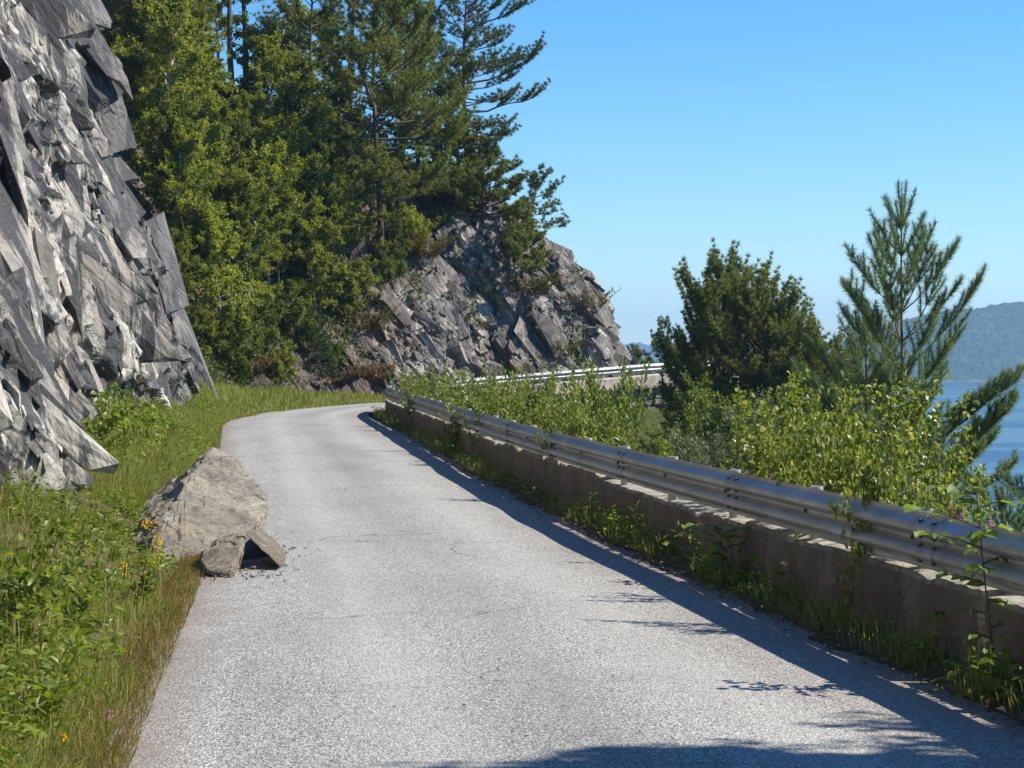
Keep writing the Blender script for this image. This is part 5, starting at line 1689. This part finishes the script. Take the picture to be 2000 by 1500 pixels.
# ------------------------------------------------------------------ weeds, grass and herbs on the left verge
rng = np.random.default_rng(35)
def idx_at(Y):
    return np.interp(Y, Ls[:280, 1], np.arange(280))
def scatter(N, y0, y1, t0, t1, ypow=1.6, tpow=1.0):
    Y = y0 + (y1 - y0) * rng.uniform(0, 1, N) ** ypow
    t = t0 + (t1 - t0) * rng.uniform(0, 1, N) ** tpow
    return verge_pt(idx_at(Y), t), t, Y
def clear_rock(B):
    # nothing grows through the fallen boulder
    x0_ = -3.05 + (B[:, 1] - 17.2) * .16
    return ~((B[:, 1] > 16.6) & (B[:, 1] < 21.2) & (B[:, 0] > x0_))
B1, t1, Y1 = scatter(62000, 6.5, 58, .0, 1.15, 2.0)
den = fbm(B1[:, :2] * 1.1, 51, 3)
keep = (den > -.7) & clear_rock(B1)
B1, t1, Y1 = B1[keep], t1[keep], Y1[keep]
n_ = len(B1)
lean = np.stack([rng.normal(.15, .35, n_), rng.normal(0, .35, n_), 0 * t1], 1)
hg = rng.uniform(.10, .44, n_) * (.55 + .5 * np.clip(t1 * 2.2, 0, 1)) * np.clip(.85 + .75 * fbm(B1[:, :2] * .7, 58, 3), .25, 1.8)
lowz = (B1[:, 1] > 12.5) & (B1[:, 1] < 19.5) & (B1[:, 0] > -3.35 - (B1[:, 1] - 16) * .03)
hg = hg * (1 - .45 * np.clip((t1 - .6) / .4, 0, 1) * (Y1 > 20))
hg = np.where(lowz, np.minimum(hg, .16), hg)
V, Fa = blades(B1, lean, hg, .0035 + .00012 * Y1, rng)
o = link('grass', mesh_data('grass', V, [(Fa, 0)], M['grass']))
tag(o, 'tall green grass on the left verge', None, None, 'stuff')
B2, t2, Y2 = scatter(9000, 6.5, 60, -.03, .10, 1.9, 1.4)
n_ = len(B2)
lean = np.stack([rng.normal(.35, .35, n_), rng.normal(0, .4, n_), 0 * t2], 1)
V, Fa = blades(B2, lean, rng.uniform(.05, .24, n_) * (.5 + 4 * np.clip(t2, 0, .16)), .003 + .00012 * Y2, rng)
o = link('dry_grass', mesh_data('dry_grass', V, [(Fa, 0)], M['dry_grass']))
tag(o, 'rusty dry grass fringe along the left edge of the asphalt', None, None, 'stuff')
B2, t2, Y2 = scatter(12000, 6.5, 24, -.07, .10, 1.5, 1.0)
n_ = len(B2)
B2[:, 2] = np.maximum(B2[:, 2], 0)
lean = np.stack([rng.normal(.3, .5, n_), rng.normal(0, .5, n_), 0 * t2], 1)
V, Fa = blades(B2, lean, rng.uniform(.02, .11, n_) * (1 + 4 * np.clip(t2, 0, .1)), np.full(n_, .004), rng)
o = link('dry_grass', mesh_data('dry_grass', V, [(Fa, 0)], M['dry_grass']))
tag(o, 'short dead grass creeping over the crumbling left asphalt edge', None, None, 'stuff')
# grass round the bend
kk = rng.uniform(np.interp(50, Ls[:280, 1], np.arange(280)), ns - 40, 26000)
tb = rng.uniform(-.03, 1.25, len(kk))
B3 = verge_pt(kk, tb)
n_ = len(B3)
V, Fa = blades(B3, np.stack([rng.normal(0, .3, n_), rng.normal(0, .3, n_), 0 * tb], 1), rng.uniform(.2, .6, n_) * (.4 + .6 * np.clip(tb * 3, 0, 1)) * (1 - .6 * np.clip((B3[:, 1] - 72) / 8, 0, 1)), np.full(n_, .022), rng)
o = link('grass', mesh_data('grass', V, [(Fa, 0)], M['grass']))
tag(o, 'yellow-green grass strip along the outer side of the bend', None, None, 'stuff')
# seed stalks
B4, t4, Y4 = scatter(420, 7, 40, .05, 1.0, 1.6)
n_ = len(B4)
V, Fa = blades(B4, np.stack([rng.normal(.1, .25, n_), rng.normal(0, .25, n_), 0 * t4], 1), rng.uniform(.45, .8, n_), np.full(n_, .004), rng)
Ws, Fs2 = leaf_cards(V.reshape(-1, 5, 3)[:, 4] - [0, 0, .05], unit(np.array([[.2, 0, 1]]) + rng.normal(0, .2, (n_, 3))), rng.normal(0, 1, (n_, 3)), .09, .012)
mb = MB(); mb.add(V, Fa); mb.add(Ws, Fs2)
o = link('seed_stalks', mb.data('seed_stalks', M['dry_grass']))
tag(o, 'thin pale grass stalks with seed heads on the left verge', None, None, 'stuff')
# herb leaves everywhere in the verge
B5, t5, Y5 = scatter(4600, 6.5, 56, .10, 1.2, 1.8)
den = fbm(B5[:, :2] * .8, 57, 3)
kp = (den > -.25) & clear_rock(B5) & ((Y5 > 18) | (rng.uniform(0, 1, len(Y5)) < .6))
B5, Y5 = B5[kp], Y5[kp]
hlow = (B5[:, 1] > 12.5) & (B5[:, 1] < 19.5) & (B5[:, 0] > -3.35)
k = 14
hgt5 = rng.uniform(.12, .42, len(B5)) * np.clip(.9 + .9 * fbm(B5[:, :2] * .45, 59, 2), .5, 1.7)
hgt5 = np.where((B5[:, 1] < 22) & (B5[:, 1] > 10), hgt5 * .62, hgt5)
hgt5 = np.where(hlow, np.minimum(hgt5, .15), hgt5)
f = rng.uniform(.15, 1, (len(B5), k))
pos = B5[:, None] + np.stack([rng.normal(0, .05, f.shape), rng.normal(0, .05, f.shape), f * hgt5[:, None]], -1)
az = rng.uniform(0, 6.28, f.shape)
dr = np.stack([np.cos(az), np.sin(az), rng.normal(.25, .3, f.shape)], -1)
ls = (rng.uniform(.035, .085, f.shape) * rng.uniform(.6, 1.2, (len(B5), 1))).ravel()
V, Fa = leaf_cards(pos.reshape(-1, 3), dr.reshape(-1, 3), unit(rng.normal(0, .45, (pos.size // 3, 3)) + [0, 0, 1]), ls, ls * rng.uniform(.3, .65, len(ls)), 'oval')
o = link('weeds', mesh_data('weeds', V, [(Fa, 0)], M['herb']))
tag(o, 'mixed leafy weeds on the left verge', None, None, 'stuff')

# larger leafy herbs, each its own plant
HERB = 'leafy herbs on the left verge'
T['herb_a'] = make_plant(gen_broadleaf(91, .8, .1, .30, 26, 330, (.085, .055), 'oval', stems=6, spread=.28, elev=(20, 60), hang=.2, trunk_r=.006), M['stem'], M['herb'], 'stem', 'foliage')
T['herb_b'] = make_plant(gen_shoots(92, 9, .75, .3, (.10, .055), 15, 'oval', .5, .2, 1), M['stem'], M['herb'], 'stem', 'foliage')
def verge_px(px, py):
    """point of the bank seen at a photo pixel"""
    best = None
    for t in np.linspace(0, 1.3, 60):
        kk_ = np.arange(10, 285)
        q = verge_pt(kk_.astype(float), np.full(len(kk_), t))
        sx = 1000 + q[:, 0] / q[:, 1] * F
        sy_ = HY - (q[:, 2] - EYE) / q[:, 1] * F
        e = np.hypot(sx - px, sy_ - py)
        i = e.argmin()
        if best is None or e[i] < best[0]: best = (e[i], q[i])
    return best[1]
for i, (k, px, py, s, lab) in enumerate((
        ('herb_a', 110, 1170, .58, 'leafy raspberry-like herb against the foot of the near rock face'), ('herb_b', 45, 1230, .6, 'broad-leaved herb at the left edge below the rock face'),
        ('herb_a', 160, 1200, .5, 'herb with pale leaves left of the goldenrod'), ('herb_b', 235, 880, 1.0, 'tall leafy herb in the recess of the rock face'),
        ('herb_a', 215, 925, 1.1, 'herb clump beside the dark overhang of the rock face'), ('herb_a', 300, 905, .9, 'bright leafy herb on the bank above the boulder'),
        ('herb_b', 330, 870, .8, 'leafy herb further up the bank above the boulder'), ('herb_b', 110, 1270, .7, 'low broad herb left of the white flower'),
        ('herb_a', 30, 1330, .7, 'broad-leaved herb near the lower left corner'), ('herb_b', 45, 1420, .7, 'big-leaved herb in the lower left corner'),
        ('herb_a', 225, 850, .9, 'leafy herb touching the grey slab at the recess'), ('herb_b', 265, 1190, .55, 'small herb below the goldenrod'),
        ('herb_a', 15, 1300, .6, 'herb cut by the left edge of the picture'), ('herb_b', 370, 790, .9, 'herb near the far end of the rock face'))):
    q = verge_px(px, py)
    put('herb', T[k], lab, 'plant', q - [0, 0, .03], i * 1.37, s, HERB)
def flower_plant(name, label, px, py, H, seed, mat, n, size, spread, grp, part='flower_head', leafy=8):
    q = verge_px(px, py)
    r = np.random.default_rng(seed)
    t = thing(name, label, 'flower', tuple(q - np.array([0, 0, .02])), 0, grp)
    zs = np.linspace(0, 1, 6)
    st = np.stack([.06 * H * zs ** 2, 0 * zs, zs * H], 1)
    wd = MB(); wd.add(*tube(st, np.linspace(.005, .003, 6), 5))
    link('stem', wd.data('stem', M['stem'], True), t)
    f = r.uniform(.15, .75, leafy); az = np.arange(leafy) * 2.4
    V, Fa = leaf_cards(np.stack([.06 * H * f ** 2, 0 * f, f * H], 1), np.stack([np.cos(az), np.sin(az), .5 + 0 * az], 1), np.tile([0, 0, 1.0], (leafy, 1)), .08, .02, 'lance')
    link('foliage', mesh_data('foliage', V, [(Fa, 0)], M['herb']), t)
    b = st[-1] + r.normal(0, 1, (n, 3)) * np.array(spread) - np.array([0, 0, spread[2]])
    V, Fa = leaf_cards(b, unit(r.normal(0, 1, (n, 3)) + [0, -.4, .4]), unit(r.normal(0, 1, (n, 3)) + [0, -1, .6]), size, size * .8, 'oval')
    link(part, mesh_data(part, V, [(Fa, 0)], mat), t)
GR = 'goldenrod flowers by the boulder'
flower_plant('goldenrod', 'goldenrod with a wide yellow head in front of the pale boulder', 285, 1150, .50, 1, M['yellow'], 60, .016, (.035, .03, .03), GR)
flower_plant('goldenrod', 'goldenrod with a long upright yellow spike at the boulder foot', 300, 1170, .42, 2, M['yellow'], 70, .016, (.022, .022, .06), GR)
flower_plant('goldenrod', 'short goldenrod, lowest of the three yellow spikes', 232, 1195, .30, 3, M['yellow'], 36, .015, (.015, .015, .035), GR)
SM = 'small flowers in the verge grass'
flower_plant('white_flower', 'single white flower half way down the verge', 197, 1262, .16, 4, M['white'], 9, .028, (.018, .012, .008), SM, leafy=4)
flower_plant('yellow_flower', 'single yellow flower low on the verge near the picture bottom', 124, 1490, .16, 5, M['yellow'], 10, .022, (.012, .010, .01), SM, leafy=4)
flower_plant('clover', 'pink clover head in the grass near the road edge', 210, 1440, .14, 6, M['pink'], 22, .012, (.012, .012, .012), SM, leafy=4)
flower_plant('clover', 'pink clover head nearer the left edge of the verge', 110, 1425, .16, 7, M['pink'], 22, .012, (.012, .012, .012), SM, leafy=4)
flower_plant('yellow_flower', 'tiny yellow flower at the left edge of the verge', 50, 1350, .18, 8, M['yellow'], 8, .018, (.015, .012, .01), SM, leafy=4)

# ------------------------------------------------------------------ weeds along the foot of the near wall
wp = np.stack([np.interp(np.linspace(0, 1, 400) * wl[-1], wl, wall_path[:, k]) for k in (0, 1)], 1)
_, wn_ = path_frames(wp)
def wall_scatter(N, y0, y1, o0, o1, pw=1.5):
    Y = y0 + (y1 - y0) * rng.uniform(0, 1, N) ** pw
    i = np.interp(Y, wp[:, 1], np.arange(400)).astype(int)
    o_ = o0 + (o1 - o0) * rng.uniform(0, 1, N)
    xy = wp[i] - wn_[i] * o_[:, None]
    return np.concatenate([xy, np.zeros((N, 1))], 1), Y
# dirt ridge under the weeds
p, s = cut(wall_path, .3, wl[-1] - .3, .12)
t_, n_w = path_frames(p)
offs = np.array([-.10, .02, .09, .16, .24, .32])
hz = np.array([.06, .065, .05, .03, .012, -.03])
rg = 1 + .45 * fbm(np.stack([s * 1.3, 0 * s], 1), 61, 3)
V = np.zeros((len(p), 6, 3))
V[..., :2] = p[:, None] - n_w[:, None] * (offs[None] * np.where(offs > .05, rg[:, None], 1))[..., None]
V[..., 2] = hz[None] + .015 * fbm(V[..., :2] * 6, 63, 3)
o = link('soil_strip', mesh_data('soil_strip', V.reshape(-1, 3), [(grid_faces(len(p), 6)[:, ::-1], 0)], M['soil'], True))
tag(o, 'strip of dirt and needles along the foot of the concrete wall', None, None, 'structure')
B6, Y6 = wall_scatter(7000, 6, 60, .02, .34)
c6 = fbm(B6[:, :2] * 1.2, 65, 3)
B6, Y6 = B6[c6 > -.1], Y6[c6 > -.1]
n_ = len(B6)
V, Fa = blades(B6 + [0, 0, .03], np.stack([rng.normal(-.25, .35, n_), rng.normal(0, .4, n_), np.zeros(n_)], 1), rng.uniform(.06, .28, n_), .0035 + .00012 * Y6, rng)
mb = MB(); mb.add(V, Fa)
o = link('grass', mb.data('grass', M['grass']))
tag(o, 'thin grass along the foot of the concrete wall', None, None, 'stuff')
B7, Y7 = wall_scatter(520, 6, 60, .03, .26)
c7 = fbm(B7[:, :2] * .9, 67, 3)
B7 = B7[c7 > -.15]
k = 16
f = rng.uniform(.1, 1, (len(B7), k))
h7 = rng.uniform(.08, .32, len(B7))
pos = B7[:, None] + np.stack([rng.normal(0, .07, f.shape), rng.normal(0, .07, f.shape), f * h7[:, None]], -1)
az = rng.uniform(0, 6.28, f.shape)
ls = rng.uniform(.03, .08, f.size)
V, Fa = leaf_cards(pos.reshape(-1, 3), np.stack([np.cos(az), np.sin(az), rng.normal(.2, .3, f.shape)], -1).reshape(-1, 3), unit(rng.normal(0, .45, (f.size, 3)) + [0, 0, 1]), ls, ls * .5, 'oval')
o = link('weeds', mesh_data('weeds', V, [(Fa, 0)], M['herb']))
tag(o, 'leafy weeds along the foot of the concrete wall', None, None, 'stuff')
B8, Y8 = wall_scatter(2600, 6, 40, .05, .45)
n_ = len(B8)
V, Fa = leaf_cards(B8 + np.stack([0 * Y8, 0 * Y8, rng.uniform(.02, .06, n_) * (rng.uniform(0, 1, n_) > .3) + .012], 1), unit(rng.normal(0, 1, (n_, 3)) * [1, 1, .25]), unit(rng.normal(0, .4, (n_, 3)) + [0, 0, 1]), rng.uniform(.02, .055, n_), rng.uniform(.012, .03, n_), 'oval')
o = link('dead_leaves', mesh_data('dead_leaves', V, [(Fa, 0)], M['dead_leaf']))
tag(o, 'dry brown leaves and litter below the concrete wall', None, None, 'stuff')
# long grass stalks leaning out over the road
sts = []
mb = MB()
for Y, dx, dz, L in ((13.2, -.34, .5, .62), (12.9, -.42, .36, .6), (12.6, .1, .7, .6), (12.4, -.1, .75, .62), (12.2, .18, .6, .6), (12.8, -.55, .16, .5), (14.4, -.3, .5, .55), (12.0, .22, .55, .7), (13.6, -.12, .6, .5), (16.5, -.1, .5, .4), (18, -.15, .5, .4)):
    i = int(np.interp(Y, wp[:, 1], np.arange(400)))
    b = np.r_[wp[i] - wn_[i] * .14, .03]
    zs = np.linspace(0, 1, 7)
    q = b + np.stack([dx * zs ** 1.3 * L * 1.3, -.05 * zs * L, dz * zs ** .9 * L * 1.2], 1)
    mb.add(*tube(q, np.linspace(.003, .0016, 7), 4))
    n_ = 12
    V, Fa = leaf_cards(q[-1] - (q[-1] - q[-2]) * rng.uniform(0, 1.2, (n_, 1)), unit((q[-1] - q[-2])[None] * 6 + rng.normal(0, .35, (n_, 3))), rng.normal(0, 1, (n_, 3)), .03, .007)
    mb.add(V, Fa)
o = link('seed_stalks', mb.data('seed_stalks', M['dry_grass']))
tag(o, 'long pale grass stalks leaning out from the concrete wall', None, None, 'stuff')

# needles and small grit on the asphalt
N = 700
g_ = np.array([G(x, y) for x, y in zip(rng.uniform(500, 1500, N), 800 + 680 * rng.uniform(0, 1, N) ** .7)])
k_ = np.interp(g_[:, 1], Ls[:280, 1], np.arange(280)).astype(int)
ok = g_[:, 0] > Ls[k_, 0] + .2
g_ = g_[ok]
r_ = np.interp(g_[:, 1], near_rail[:, 1], near_rail[:, 0])
g_ = g_[g_[:, 0] < r_ - .3]
n_ = len(g_)
V, Fa = leaf_cards(np.concatenate([g_, np.full((n_, 1), .05)], 1), unit(rng.normal(0, 1, (n_, 3)) * [1, 1, .05]), unit(rng.normal(0, .2, (n_, 3)) + [0, 0, 1]), rng.uniform(.01, .035, n_), rng.uniform(.004, .014, n_))
o = link('litter', mesh_data('litter', V, [(Fa, 0)], M['dead_leaf']))
tag(o, 'scattered bits of leaf and bark on the asphalt', None, None, 'stuff')

# ------------------------------------------------------------------ haze
bm = bmesh.new()
bmesh.ops.create_cube(bm, size=1)
x0, x1, y0, y1, z0, z1 = -420, 5200, -420, 5400, -42, 112
for v in bm.verts:
    v.co = Vector((x0 if v.co.x < 0 else x1, y0 if v.co.y < 0 else y1, z0 if v.co.z < 0 else z1))
me = bpy.data.meshes.new('haze')
bm.to_mesh(me); bm.free()
hm = bpy.data.materials.new('haze_air')
hm.use_nodes = True
ht = hm.node_tree
ht.nodes.remove(ht.nodes['Principled BSDF'])
pv = ht.nodes.new('ShaderNodeVolumePrincipled')
pv.inputs['Color'].default_value = (.40, .69, 1.0, 1)
pv.inputs['Density'].default_value = .00020
pv.inputs['Anisotropy'].default_value = .2
ht.links.new(pv.outputs[0], ht.nodes['Material Output'].inputs['Volume'])
me.materials.append(hm)
o = link('haze', me)
tag(o, 'thin blue summer haze over the fjord', None, None, 'stuff')
